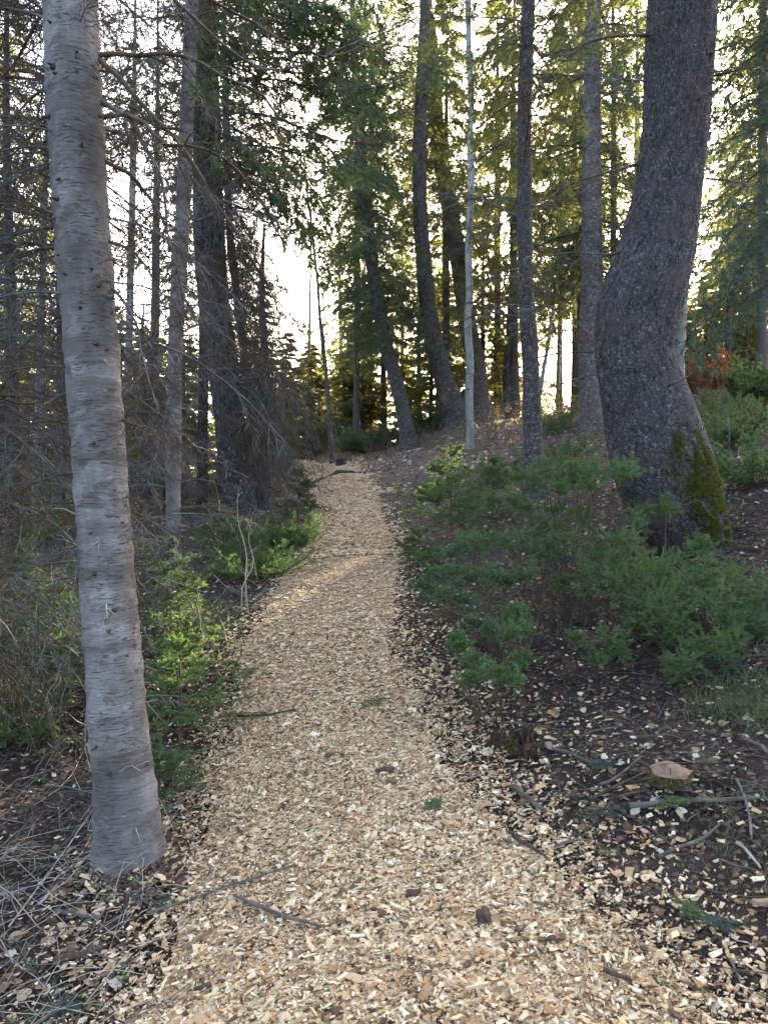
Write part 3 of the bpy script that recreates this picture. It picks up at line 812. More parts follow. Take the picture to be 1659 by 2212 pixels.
for v in [20, 85, 150, 165, 180, 280, 292, 330, 430, 442, 520, 600, 612, 660, 670, 770, 780, 865, 950, 962, 1045, 1130, 1142, 1230, 1290, 1345, 1430, 1520, 1600, 1650, 1660, 1730, 1790]:
    for k in range(1 + (v % 3 == 0)):
        th = g.uniform(-2.9, -.25)
        o = trunk_at(v + g.normal(0, 14)); r_ = float(np.interp(o[2], P1t[:, 2], R1t))
        kb = obj("knot", KN[g.integers(0, 4)], parent_trunk[t1.name], (o[0] + math.cos(th) * r_ * .99, o[1] + math.sin(th) * r_ * .99, o[2]), local=True)
        kb.rotation_euler = (g.uniform(0, 6.28) * .1, g.uniform(-.2, .5), th); q_ = g.uniform(.25, .8); kb.scale = (q_, q_, q_)
for i, (v, du, sz) in enumerate([(1040, .3, .05), (1170, .2, .12), (1205, .5, .1), (1290, .2, .14), (1570, .0, .16), (1640, .55, .1), (1690, .4, .07), (1760, .5, .06), (885, .2, .07), (790, .6, .06), (1350, -.6, .1), (1110, -.8, .08)]):
    o = trunk_at(v) + np.array([du * .12, -.115, 0])
    e = o + np.array([du * sz + g.normal(0, .02), -sz * .35, g.normal(-.02, .03)])
    limb(t1, [o + [0, .04, 0], o * .5 + e * .5 + [0, 0, .01], e], .0045, M['twig_pale' if i % 2 else 'twig_grey'], 3 if sz > .09 else 0, .08, 0, 500 + i, 6, name="branch_stub")
dress(t1, P1t, 'dark', (6.0, 10.5), 14, (.9, 1.7), (-.1, .4), 61, taper=.6)

# --- dead conifer just outside the frame on the left, its twigs hang into view
t0 = tree("dead_fir_tree", "dead tangled conifer at the left edge with drooping bare twigs", None)
r0 = px_path(4.7, [(-150, 1560, 90), (-150, 1300, 82), (-155, 900, 76), (-160, 400, 70), (-165, 0, 64)], 9.0)
P0t, _, _ = trunk(t0, r0, M['bark_spruce'], 24, 80, flare=.2)
dress(t0, P0t, 'tangle', (.5, 5.6), 88, (.8, 1.7), (-.3, .45), 62, (-1.3, 1.1))

# --- slim grey fir between the near trunk and the dark one
t2 = tree("fir_tree", "slim grey fir trunk standing behind the near pale trunk", None)
P2t, _, _ = trunk(t2, px_path(8.0, [(378, 1262, 36), (376, 1200, 33), (376, 955, 32), (381, 705, 31), (397, 450, 31), (402, 300, 30), (416, 0, 28)], 12), M['bark_smooth'], 28, 140, ring_disp(.004, 9), flare=.15)
# --- big dark spruce left of the path
t3 = tree("spruce_tree", "thick dark spruce trunk left of the path, wrapped in drooping dead twigs", None)
P3t, _, _ = trunk(t3, px_path(11.0, [(522, 1165, 96), (518, 1120, 82), (506, 1000, 66), (495, 900, 62), (478, 760, 66), (462, 650, 66), (452, 500, 65), (448, 350, 60), (446, 100, 50)], 15),
                  M['bark_dark'], 56, 200, plate_disp(.008, .03, .09, 5), flare=.55)
t3b = tree("spruce_tree", "thin dark trunk just behind the thick dark spruce", None)
P3b, _, _ = trunk(t3b, px_path(13.0, [(560, 1090, 22), (545, 900, 20), (520, 700, 18), (497, 500, 16), (490, 280, 15)], 11), M['bark_dark'], 14, 60)

dress(t2, P2t, 'tangle', (1.5, 7.0), 78, (.5, 1.3), (-.2, .4), 31)
dress(t3, P3t, 'tangle', (1.9, 7.5), 56, (.7, 1.7), (-.4, .4), 32)
# the hanging curtain of fine dead twigs on the side towards the path
dress(t3, P3t, 'hang', (2.4, 7.0), 92, (.6, 1.4), (-.3, .4), 33, (-1.0, 1.0))
dress(t3b, P3b, 'hang', (2.0, 6.5), 34, (.6, 1.2), (-.2, .4), 34, (-1.4, 1.4))
dress(t2, P2t, 'dark', (5.2, 8.5), 22, (.8, 1.5), (-.2, .3), 63, taper=.5)
dress(t3, P3t, 'dark', (5.4, 11), 34, (1.3, 2.4), (-.25, .15), 64, taper=.6)
dress(t3, P3t, 'dark', (6.2, 9.5), 22, (1.8, 2.8), (-.3, .15), 164, (-1.0, .9))
dress(t3, P3t, 'dead_needle', (6.2, 9.0), 16, (1.2, 2.0), (-.2, .1), 65, (-1.3, .6))
for i, (u, d, hh, w, lab) in enumerate([(20, 7.2, 7, 30, "thin dead fir bristling with bare twigs at the left edge"), (128, 9.0, 8, 28, "thin dead fir hidden behind the near pale trunk"),
                                        (312, 10.5, 4.4, 22, "thin dead fir right of the near pale trunk"), (437, 12.8, 10, 28, "dead fir between the slim trunk and the thick dark one"), (572, 12.6, 6.3, 26, "dead drooping fir right of the thick dark spruce"), (-60, 9.5, 9, 40, "dead fir just beyond the left edge")]):
    td = tree("dead_fir_tree", lab, None)
    x, rb = (u - CU) / FPX * d, w / 2 / FPX * d
    zb = float(H(x, d))
    Pd, _, _ = trunk(td, [(x, d, zb - .3, rb * 1.1), (x, d, zb, rb), (x + .03, d, zb + (hh - zb) * .4, rb * .75), (x - .05, d + .05, zb + (hh - zb) * .75, rb * .45), (x, d, hh, .008)], M['bark_dark'], 14, 50)
    dress(td, Pd, 'hang' if i in (3, 4) else 'tangle', (zb + .5, hh), 50 if i != 4 else 34, (.5, 1.25 if i != 4 else .8), (-.3, .4), 330 + i)

# --- slender aspen sapling at the bend of the path
t4 = tree("aspen_sapling", "slender bare aspen sapling leaning at the top of the path", None)
P4t, _, _ = trunk(t4, px_path(17.0, [(719, 1012, 13), (714, 930, 10), (704, 800, 8.5), (693, 705, 7.5), (685, 600, 6), (672, 480, 5), (662, 400, 3.5)], 9.5), M['bark_far'], 12, 60)
dress(t4, P4t, 'stiff', (4.4, 9.2), 16, (.5, 1.2), (.5, 1.2), 35)
# --- leaning trees on the bank
t5 = tree("spruce_tree", "leaning spruce with dense dark green boughs above the path", None)
P5t, _, _ = trunk(t5, px_path(19.0, [(886, 972, 42), (879, 930, 34), (858, 830, 31), (834, 745, 30), (818, 660, 29), (803, 560, 28), (790, 450, 26), (775, 250, 22)], 16), M['bark_spruce'], 22, 100, plate_disp(.006, .03, .06, 6), flare=.25)
dress(t5, P5t, 'dark', (6.4, 15.5), 115, (.9, 1.75), (-.45, .05), 65, taper=.3)
dress(t5, P5t, 'dark', (10.0, 15.8), 22, (1.6, 2.6), (-.35, .1), 166)
dress(t5, P5t, 'dark', (5.6, 10.5), 60, (.8, 1.6), (-.5, .0), 167)
t6 = tree("spruce_tree", "dark trunk curving left with a swept base on the bank", None)
P6t, _, _ = trunk(t6, px_path(20.0, [(988, 922, 66), (980, 890, 58), (962, 830, 45), (938, 740, 39), (924, 660, 36), (914, 560, 33), (906, 400, 30), (908, 250, 28), (914, 120, 25)], 18), M['bark_spruce'], 28, 120, plate_disp(.007, .035, .06, 7), flare=.25)
t7 = tree("spruce_tree", "kinked grey-brown spruce trunk behind the white aspen", None)
P7t, _, _ = trunk(t7, px_path(22.0, [(1042, 925, 62), (1036, 880, 50), (1028, 790, 42), (1010, 700, 38), (990, 560, 37), (968, 430, 36), (946, 300, 35), (937, 200, 34), (930, 100, 33), (922, 30, 30)], 21), M['bark_flaky'], 28, 130, plate_disp(.008, .04, .07, 8), flare=.3)
dress(t6, P6t, 'stiff', (5.2, 12), 44, (1., 2.2), (-.2, .4), 36)
dress(t7, P7t, 'stiff', (6.0, 14), 48, (1.2, 2.6), (-.2, .4), 37)
dress(t6, P6t, 'far', (9., 17.5), 60, (1.4, 2.4), (-.2, .3), 66, (-.3, 3.4), taper=.6)
dress(t7, P7t, 'far', (10., 20.5), 66, (1.6, 2.8), (-.2, .3), 67, (-.3, 3.4), taper=.6)
# --- white aspen
t8 = tree("aspen_tree", "straight thin white-barked aspen trunk on the bank", None)
P8t, _, _ = trunk(t8, px_path(16.0, [(1015, 985, 20), (1016, 940, 17.5), (1013, 850, 17), (1015, 780, 16.5), (1010, 705, 16), (1014, 620, 15.5), (1012, 560, 15), (1018, 400, 14.5), (1015, 300, 13), (1018, 220, 13.5), (1012, 100, 12.5), (1011, 0, 12)], 15), M['bark_aspen'], 18, 120)
dress(t8, P8t, 'stiff', (10.5, 14.8), 14, (.7, 1.5), (.5, 1.1), 38)
# --- straight dark spruce in the middle right
t9 = tree("spruce_tree", "straight dark spruce trunk behind the juniper with thin dead branches", None)
P9t, _, _ = trunk(t9, px_path(10.0, [(1156, 1085, 66), (1153, 1030, 54), (1152, 960, 44), (1150, 905, 40), (1144, 755, 36), (1137, 650, 33), (1133, 450, 32), (1132, 250, 30), (1142, 0, 27)], 13), M['bark_spruce'], 36, 200, plate_disp(.005, .025, .045, 9), flare=.2)
dress(t9, P9t, 'stiff', (2.9, 8.5), 56, (.8, 1.9), (-.2, .45), 39)
dress(t9, P9t, 'dark', (7.0, 12.5), 20, (.9, 1.6), (-.2, .3), 68, taper=.5)
dress(t9, P9t, 'far', (6.2, 9.0), 14, (.9, 1.7), (-.3, .2), 268, (.2, 2.9))
t10 = tree("spruce_tree", "flaky grey-brown trunk on the slope left of the big curved trunk", None)
P10t, _, _ = trunk(t10, px_path(15.0, [(1279, 948, 64), (1277, 920, 57), (1274, 860, 48), (1270, 755, 43), (1277, 640, 45), (1278, 450, 43), (1277, 250, 38), (1282, 0, 30)], 17), M['bark_flaky'], 32, 150, plate_disp(.006, .03, .05, 10), flare=.25)
dress(t10, P10t, 'stiff', (4.5, 11.5), 40, (.7, 1.9), (-.2, .4), 40)
dress(t10, P10t, 'dark', (6.2, 16.5), 50, (1.2, 2.3), (-.25, .25), 69, (-.3, 3.4), taper=.5)
dress(t10, P10t, 'blue', (5.6, 11), 18, (1., 1.8), (-.25, .15), 169, (-1.2, .4))
dress(t10, P10t, 'far', (6.5, 12.5), 22, (1.4, 2.6), (-.3, .2), 269, (.2, 2.9))
# --- the big curved trunk on the right
t11 = tree("spruce_tree", "huge curved plated-bark trunk with yellow-green moss at its foot", None)
edges = [(1195, 1450, 1578), (1155, 1408, 1570), (1105, 1364, 1560), (1055, 1342, 1550), (1005, 1324, 1536), (955, 1313, 1517), (905, 1305, 1498), (855, 1297, 1480),
         (805, 1290, 1464), (755, 1284, 1454), (700, 1286, 1460), (650, 1295, 1474), (600, 1312, 1486), (550, 1334, 1496), (450, 1360, 1510), (300, 1382, 1526), (150, 1394, 1539), (0, 1402, 1546)]
rows = [((a + b) / 2, v, (b - a) * .97) for v, a, b in edges]
rows.insert(0, (1545, 1250, 190))
P11t, R11t, S11t = trunk(t11, px_path(6.5, rows, 14, .5), M['bark_big'], 160, 400, plate_disp(.008, .018, .05, 12, .016))
wg = M['twig_grey']
for i, (lp, r) in enumerate([
    ([(1405, 78, 6.5), (1360, 76, 6.3), (1310, 78, 6.1), (1255, 95, 6.0), (1205, 112, 5.9), (1150, 122, 5.9)], .016), ([(1398, 176, 6.5), (1350, 174, 6.3), (1300, 180, 6.2), (1250, 190, 6.1)], .011),
    ([(1375, 355, 6.5), (1330, 368, 6.3), (1270, 385, 6.2), (1215, 402, 6.1), (1165, 450, 6.0)], .013), ([(1340, 545, 6.5), (1290, 545, 6.2), (1230, 543, 6.0), (1185, 552, 6.0)], .010),
    ([(1520, 122, 6.4), (1560, 105, 6.1), (1630, 82, 5.9)], .014), ([(1505, 218, 6.3), (1545, 195, 6.0), (1595, 178, 5.9)], .013), ([(1540, 165, 6.4), (1600, 150, 6.2), (1680, 140, 6.0)], .012),
    ([(1442, 833, 6.2), (1475, 818, 6.0), (1500, 803, 5.9)], .012), ([(1355, 795, 6.25), (1372, 794, 6.1), (1393, 795, 6.05)], .012), ([(1525, 385, 6.5), (1580, 390, 6.3), (1660, 410, 6.1)], .011)]):
    limb(t11, [W(*q) for q in lp], r, [M['twig_brown'], wg][i % 2], 10 if i not in (7, 8) else 0, .4, 4, 900 + i, 10)
dress(t11, P11t, 'blue', (6.2, 13.5), 26, (1.2, 2.2), (-.3, .2), 70, taper=.6)
# moss cushions on its foot
g = np.random.default_rng(77)
n = 46000
zz = g.uniform(1.25, 2.25, n); ths = g.normal(0, .42, n)
cxs = np.interp(zz, P11t[:, 2], P11t[:, 0]); cys = np.interp(zz, P11t[:, 2], P11t[:, 1]); rs = np.interp(zz, P11t[:, 2], R11t)
th = -.78 + ths + (zz - 1.7) * -.15
pos = np.stack([cxs + np.cos(th) * rs * 1.0, cys + np.sin(th) * rs * 1.0, zz], -1)
keep = (fbm(th * 5.5, zz * 8, 5, 4) * .9 + .26 - 1.0 * np.abs(zz - 1.72) ** 2 - .34 * np.abs(ths) > g.uniform(-.12, .34, n))
pos, th = pos[keep], th[keep]
nrm = np.stack([np.cos(th), np.sin(th), np.full(len(th), .35)], -1)
dd = unit(nrm + g.normal(0, .6, nrm.shape)); q = unit(np.cross(dd, g.normal(size=dd.shape)))
Lm = g.uniform(.012, .03, len(pos))[:, None]
V = np.stack([pos - q * .006, pos + q * .006, pos + dd * Lm], 1)
obj("moss", MB().add(V.reshape(-1, 3), np.arange(len(pos) * 3).reshape(-1, 3)).mesh("moss", M['moss']), parent_trunk[t11.name], local=True)

t17 = tree("spruce_tree", "blue-green spruce boughs hanging at the right edge behind the big trunk", None)
P17t, _, _ = trunk(t17, px_path(9.0, [(1755, 1010, 60), (1757, 800, 54), (1760, 500, 48), (1762, 200, 42)], 12), M['bark_spruce'], 24, 80, flare=.2)
dress(t17, P17t, 'blue', (4.2, 9.5), 54, (1.0, 2.0), (-.4, .05), 71, (1.9, 4.4))
# --- thinner trunks further back
def thin(name, label, d, rows, top, mat, dead=0, group=None, seed=0):
    t_ = tree(name, label, None, group=group)
    P, _, _ = trunk(t_, px_path(d, rows, top), mat, 12, 50)
    if dead: dress(t_, P, 'stiff', (P[5, 2] + 2.0, top), dead, (.5, 1.2), (-.2, .4), seed)
    return t_, P
thin("aspen_tree", "pale thin trunk showing right of the big curved trunk", 16, [(1466, 880, 24), (1467, 800, 22), (1470, 700, 22), (1478, 600, 20), (1490, 450, 18)], 11, M['bark_aspen'], 8, seed=51)
thin("spruce_tree", "thin grey trunk between the white aspen and the dark spruce", 22, [(1092, 945, 16), (1094, 850, 14), (1100, 700, 13), (1108, 560, 12)], 13, M['bark_far'], 10, seed=52)
thin("leaning_pole", "thin white dead pole leaning behind the straight dark spruce", 20, [(1164, 862, 9), (1172, 810, 9), (1186, 725, 8), (1195, 660, 7)], None, M['bark_aspen'])
thin("aspen_tree", "thin white aspen standing beyond the bend of the path", 26, [(667, 965, 8), (667, 860, 8), (668, 760, 7), (670, 640, 6)], 14, M['bark_aspen'], 6, seed=53)
thin("aspen_tree", "thin pale aspen right of the leaning sapling beyond the bend", 28, [(738, 925, 9), (738, 820, 8), (736, 700, 7), (734, 600, 6)], 14, M['bark_aspen'], 6, seed=54)
thin("aspen_tree", "whitish thin aspen behind the dark shrub past the bend", 30, [(796, 930, 8), (796, 850, 8), (794, 760, 7), (790, 650, 6)], 14, M['bark_aspen'], 5, seed=55)
thin("spruce_tree", "greyish distant trunk directly behind the leaning sapling", 27, [(703, 960, 17), (701, 860, 15), (699, 780, 12), (697, 720, 8)], 8, M['bark_far'], 8, seed=56)
thin("aspen_tree", "pale aspen trunk seen above and right of the near fir", 15, [(272, 1120, 18), (276, 900, 17), (283, 600, 16), (287, 420, 15), (290, 250, 13)], 12, M['bark_aspen'], 10, seed=57)
thin("aspen_tree", "leaning white aspen seen through dead twigs left of the near fir", 10, [(72, 1290, 17), (78, 1050, 15), (86, 850, 15), (90, 700, 14), (96, 500, 13)], 9, M['bark_aspen'], 8, seed=58)
thin("spruce_tree", "dark thin trunk between the near fir and the slim fir", 14, [(330, 1130, 22), (332, 950, 20), (335, 755, 19), (338, 500, 17)], 11, M['bark_dark'], 16, seed=59)
thin("spruce_tree", "slim dark trunk between the curved trunk and the kinked one", 24, [(966, 930, 18), (965, 800, 16), (962, 650, 15)], 13, M['bark_far'], 8, seed=60)
thin("aspen_tree", "pale thin trunk right of the straight dark spruce", 24, [(1202, 945, 9), (1204, 850, 9), (1208, 700, 8), (1212, 560, 7)], 13, M['bark_aspen'], 14, seed=63)
thin("spruce_tree", "short dark trunk in front of the red bush at the right", 21, [(1571, 860, 16), (1572, 780, 13), (1572, 700, 12)], 10, M['bark_far'], 10, seed=61)

# ------------------------------------------------------------------ background conifers
protos = []
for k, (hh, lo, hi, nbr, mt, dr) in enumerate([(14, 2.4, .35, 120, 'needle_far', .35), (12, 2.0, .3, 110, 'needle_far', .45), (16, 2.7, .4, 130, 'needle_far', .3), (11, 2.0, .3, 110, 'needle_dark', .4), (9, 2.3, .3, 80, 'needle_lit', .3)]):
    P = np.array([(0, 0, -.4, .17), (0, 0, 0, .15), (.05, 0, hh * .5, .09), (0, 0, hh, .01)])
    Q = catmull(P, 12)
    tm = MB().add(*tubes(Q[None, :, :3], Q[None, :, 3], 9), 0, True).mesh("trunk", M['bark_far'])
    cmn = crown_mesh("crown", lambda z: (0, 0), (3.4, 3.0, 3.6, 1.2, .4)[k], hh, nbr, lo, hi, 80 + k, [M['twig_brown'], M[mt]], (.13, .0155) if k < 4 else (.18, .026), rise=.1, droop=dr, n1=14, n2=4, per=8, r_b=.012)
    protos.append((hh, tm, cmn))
BG = [  # u, distance, wanted height, kind
    (1208, 26, 13, 0), (1252, 23, 12.5, 1), (770, 21, 10, 1), (905, 25, 13, 2), (965, 21.5, 12, 1), (1075, 24, 14, 0), (1112, 22, 13.5, 1), (1240, 26, 15, 0), (800, 25, 14, 2), (1322, 19, 12.5, 2), (1375, 23.5, 14, 0),
    (1640, 20, 13, 1), (1720, 17, 13, 2), (1665, 26, 14, 0), (1800, 21, 14, 1), (1645, 15, 13, 2), (1572, 27, 8.5, 1), (1612, 23, 7.5, 0), (1545, 31, 6.5, 4), (1500, 36, 5.5, 4), (20, 18, 12, 0), (90, 25, 12, 1), (-130, 20, 13, 2), (165, 34, 9, 1), (-60, 14, 10, 3),
    (395, 19, 8, 3), (525, 27, 8, 1), (330, 24, 4.5, 3), (240, 32, 5, 0), (570, 21, 5.0, 3)]
g = np.random.default_rng(5)
for i, u in enumerate(range(-110, 1850, 62)):
    if 760 < u < 1520: continue      # open ground where the low sun comes through
    BG.append((u + g.normal(0, 14), g.uniform(28, 48), g.uniform(4.5, 6.2), int(g.choice([0, 4, 4, 3]))))
    BG.append((u + 31 + g.normal(0, 14), g.uniform(24, 36), g.uniform(3.2, 5.5), int(g.choice([4, 4, 3]))))
for i, u in enumerate(range(610, 1720, 46)):
    BG.append((u + g.normal(0, 12), g.uniform(23.5, 29), g.uniform(2.6, 4.2) if u < 760 else g.uniform(1.4, 2.0) if 1130 < u < 1345 else g.uniform(3.6, 7.0), 4))
BG += [(1045, 24, 7, 4), (870, 26, 8, 1), 
       (635, 23, 2.6, 4), (655, 27, 3.6, 4), (690, 25, 2.8, 4), (742, 23.5, 3.0, 4), (765, 29, 5, 4), (720, 34, 5.5, 1),
       (930, 21, 3.2, 4), (1330, 18, 3.0, 4), (620, 25, 4.2, 4), (770, 24, 3.6, 4), (660, 33, 5.0, 4), (1460, 26, 4.0, 4), (1090, 23, 3, 4), (700, 27, 3.4, 4),
       (400, 15, 3.2, 4), (230, 14, 3, 4), (40, 12, 3.0, 4), (-40, 11, 3.5, 4), (310, 16, 3.6, 4), (560, 19, 3.2, 4), (350, 12.5, 2.2, 4), (90, 16, 4, 4), (260, 18, 4.5, 4), (-100, 15, 4.5, 4), (520, 15, 2.6, 4)]
marks = [(-999, "left edge"), (200, "near pale fir"), (395, "slim grey fir"), (470, "thick dark spruce"), (690, "leaning sapling"), (825, "leaning dark spruce"), (925, "swept-base trunk"), (1014, "white aspen"),
         (1137, "straight dark spruce"), (1277, "flaky trunk"), (1420, "big curved trunk"), (9999, "right edge")]
ordw = ["nearest", "second-nearest", "third-nearest", "fourth-nearest", "fifth-nearest", "sixth-nearest", "seventh-nearest", "eighth-nearest", "ninth-nearest", "tenth-nearest", "eleventh-nearest", "twelfth-nearest", "thirteenth-nearest", "fourteenth-nearest", "fifteenth-nearest", "sixteenth-nearest"] + ["%s-nearest" % w for w in "seventeenth eighteenth nineteenth twentieth twenty-first twenty-second twenty-third twenty-fourth twenty-fifth twenty-sixth".split()]
kindw = {0: "tall yellow-green", 1: "slim drooping", 2: "broad tall", 3: "dark green", 4: "small bushy"}
seen = {}
for u, d, h, k in sorted(BG, key=lambda q: q[1]):
    x = (u - CU) / FPX * d
    if (k == 4 or h <= 6.5) and d > 17 and -5.5 < x - .396 * d < -2.6: h = min(h, 1.0)      # only seedlings in the gap where the low sun comes through
    hh, tm, cmn = protos[k]
    j = max(i for i in range(len(marks)) if marks[i][0] <= u)
    seen[j] = seen.get(j, -1) + 1
    lab = "%s background conifer, %s in the gap between %s and %s" % (kindw[k] if h > 6.5 or k == 4 else "low sunlit", ordw[min(seen[j], 25)], marks[j][1], marks[j + 1][1])
    t_ = obj("conifer_tree", None, None, (x, d, float(H(x, d))), lab, "tree", "conifers in the background stand")
    t_.rotation_euler = (0, 0, g.uniform(0, 6.28)); s = h / hh; w = s * g.uniform(.9, 1.15) if h > 6.5 else s * 1.5
    t_.scale = (w, w, s)
    obj("trunk", tm, t_, local=True); obj("crown", cmn, t_, local=True)

# ------------------------------------------------------------------ bushes
def juniper(name, label, base, R, hgt, stems, seed, mat='juniper', per=26, nl=(.025, .0036), az=(0, 6.283), spread=(.2, 1.2), sub=9, sub2=3, group=None, bare=.3, cat="shrub"):
    g = np.random.default_rng(seed)
    root = obj(name, None, None, tuple(base), label, cat, group)
    a = g.uniform(*az, stems); rr = R * g.uniform(.35, 1.0, stems) ; hh = hgt * g.uniform(.35, 1.0, stems)
    base = np.asarray(base, float)
    ox = base[0] + np.cos(a) * R * .12 * g.random(stems); oy = base[1] + np.sin(a) * R * .12 * g.random(stems)
    ex, ey = base[0] + np.cos(a) * rr, base[1] + np.sin(a) * rr
    oz = H(ox, oy) - .02; ez = H(ex, ey) + hh
    s = np.linspace(0, 1, 9)[None, :]
    # stems creep outwards then turn up
    px = ox[:, None] + (ex - ox)[:, None] * s ** .9; pyy = oy[:, None] + (ey - oy)[:, None] * s ** .9
    pz = np.maximum(oz[:, None] + (ez - oz)[:, None] * s ** 1.35, H(px, pyy) + .015)
    P0 = np.stack([px, pyy, pz], -1) + np.cumsum(g.normal(size=(stems, 9, 3)), 1) * .010
    wb = MB().add(*tubes(P0, rad(stems, 9, .007, .002), 4), 0, True)
    Ls = np.linalg.norm(P0[:, -1] - P0[:, 0], axis=1)
    P1, L1, _, _ = sprout(P0, sub, bare, 1.0, .5, 1.0, np.full(stems, .20) * np.clip(Ls / .6, .6, 1.4), 5, -.12, .12, g, .55, .35)
    if base[1] < 7: wb.add(*tubes(P1, rad(len(P1), 5, .0025, .001), 3), 0, False)
    P2, L2, _, _ = sprout(P1, sub2, .2, .95, .5, .9, L1 * .5, 3, -.1, .1, g, .6, .4)
    fb = MB().add(*needles(P1, per * 2, nl[0], nl[1], (.45, 1.0), g, .1)).add(*needles(P2, per, nl[0], nl[1], (.45, 1.0), g))
    fb.add(*needles(P0, per * 3, nl[0], nl[1], (.45, 1.0), g, .6))
    obj("stem", wb.mesh("stem", M['twig_brown']), root)
    obj("foliage", fb.mesh("foliage", M[mat]), root)
    return root

def young_fir(name, label, base, hgt, R, whorl_n, seed, mat='fir_bright', nl=(.022, .004), per=16, first=.1, top_flat=False, n1=9, n2=3, bpw=6, group=None, lean=(0, 0), rise=.35, cat="shrub", droop=.15):
    g = np.random.default_rng(seed)
    root = obj(name, None, None, tuple(base), label, cat, group)
    base = np.asarray(base, float)
    S = np.stack([base + np.array([lean[0] * s, lean[1] * s, hgt * s - .05 * (s == 0)]) for s in np.linspace(0, 1, 8)])
    wb = MB().add(*tubes(S[None], rad(1, 8, .006 + .008 * hgt, .003), 6), 0, True)
    nb_ = whorl_n * bpw
    o, d, Ls = [], [], []
    for k in range(nb_):
        z = min(1.0, first + (1 - first) * (k + g.random()) / nb_ + (.04 * g.normal()))
        a = g.uniform(0, 6.283); e = rise * g.uniform(.1, 1.7) + (.5 if z > .9 and not top_flat else 0)
        o.append(base + np.array([lean[0] * z, lean[1] * z, hgt * z])); d.append((math.cos(a) * math.cos(e), math.sin(a) * math.cos(e), math.sin(e)))
        prof = (1 - z) * .8 + .2 if not top_flat else (.7 + .3 * z)
        Ls.append(R * prof * g.uniform(.5, 1.2))
    o, d, Ls = np.array(o), np.array(d), np.array(Ls)
    P0 = chains(o, d, Ls, 6, droop, .08, g)
    wb.add(*tubes(P0, rad(len(P0), 6, .004, .0015), 3), 0, True)
    P1, L1, _, _ = sprout(P0, n1, .15, 1.0, .6, 1.0, Ls * .42, 4, .02, .1, g, .55)
    if base[1] < 7: wb.add(*tubes(P1, rad(len(P1), 4, .002, .001), 3), 0, False)
    P2, L2, _, _ = sprout(P1, n2, .15, 1.0, .5, .9, L1 * .5, 3, .0, .1, g, .6)
    fb = MB().add(*needles(P0, per, nl[0], nl[1], (.5, 1.1), g, .2)).add(*needles(P1, per, nl[0], nl[1], (.5, 1.1), g)).add(*needles(P2, per, nl[0], nl[1], (.5, 1.1), g))
    obj("stem", wb.mesh("stem", M['twig_brown']), root)
    obj("foliage", fb.mesh("foliage", M[mat]), root)
    return root

def gp(u, d):
    x = (u - CU) / FPX * d
    return np.array([x, d, float(H(x, d))])

def tufted(name, label, base, tufts, seed, mat='juniper', cat="shrub", sprays=30, needle=(.025, .0036), up=.35):
    """a bush of fuzzy rounded tufts on bare dark stems; tufts: rows of x, y, z, radius"""
    g = np.random.default_rng(seed)
    base = np.asarray(base, float); base[2] = float(H(base[0], base[1]))
    root = obj(name, None, None, tuple(base), label, cat)
    T = np.asarray(tufts, float); T[:, 2] = np.maximum(T[:, 2], H(T[:, 0], T[:, 1]) + T[:, 3] * .45)
    n = len(T)
    s_ = np.linspace(0, 1, 8)[None, :, None]
    o = base + np.stack([g.normal(0, .05, n), g.normal(0, .05, n), np.full(n, -.03)], -1)
    P0 = o[:, None] * (1 - s_) + T[:, None, :3] * s_
    P0[:, :, 2] -= (np.sin(s_[..., 0] * np.pi) * .10 * np.linalg.norm(T[:, :3] - o, axis=1)[:, None])
    P0[:, :, 2] = np.maximum(P0[:, :, 2], H(P0[:, :, 0], P0[:, :, 1]) + .012)
    P0 += np.sin(s_ * np.pi) * np.cumsum(g.normal(size=P0.shape), 1) * .012
    wb = MB().add(*tubes(P0, rad(n, 8, .0085, .0026), 5), 0, True)
    Pb, _, _, _ = sprout(P0, 3, .3, .85, .5, 1.1, np.full(n, .16), 4, 0, .25, g, .8)
    wb.add(*tubes(Pb, rad(len(Pb), 4, .003, .001), 3), 0, False)
    idx = np.repeat(np.arange(n), sprays); m = len(idx)
    d = g.normal(size=(m, 3)); d[:, 2] = d[:, 2] * .75 + up; d = unit(d)
    r = T[idx, 3]
    oc = T[idx, :3] + g.normal(0, .28, (m, 3)) * r[:, None] * np.array([1.15, 1.0, .6]); oc[:, 2] -= r * .15
    P1 = chains(oc, d, r * g.uniform(.55, 1.05, m), 5, -.10, .12, g)
    P2, _, _, _ = sprout(P1, 2, .25, .9, .45, .8, r * .5, 3, 0, .08, g, 1.0)
    fb = MB().add(*needles(P1, 42, *needle, (.3, .8), g)).add(*needles(P2, 18, *needle, (.3, .8), g))
    obj("stem", wb.mesh("stem", M['twig_brown']), root)
    obj("foliage", fb.mesh("foliage", M[mat]), root)
    return root
def TF(rows):
    out = []
    for cx, cy, r in rows:
        u, v = 865 + cx * .4784, 951 + cy * .4784
        d = np.interp(cy, [100, 300, 500, 800, 1080], [5.9, 5.8, 5.45, 4.95, 4.5])
        p = W(u, v, d) + [0, rg.normal(0, .10), 0]; out.append((*p, 1.12 * r * .4784 / FPX * d))
    return out
tufted("young_fir", "flat-topped young fir rising above the juniper on a thin stem", gp(1240, 5.85), TF([(640, 120, 70), (720, 135, 80), (800, 140, 90), (880, 130, 80), (960, 150, 70), (1010, 130, 60), (600, 200, 55), (690, 210, 55), (840, 200, 60), (760, 190, 70), (560, 160, 45)]), 5)
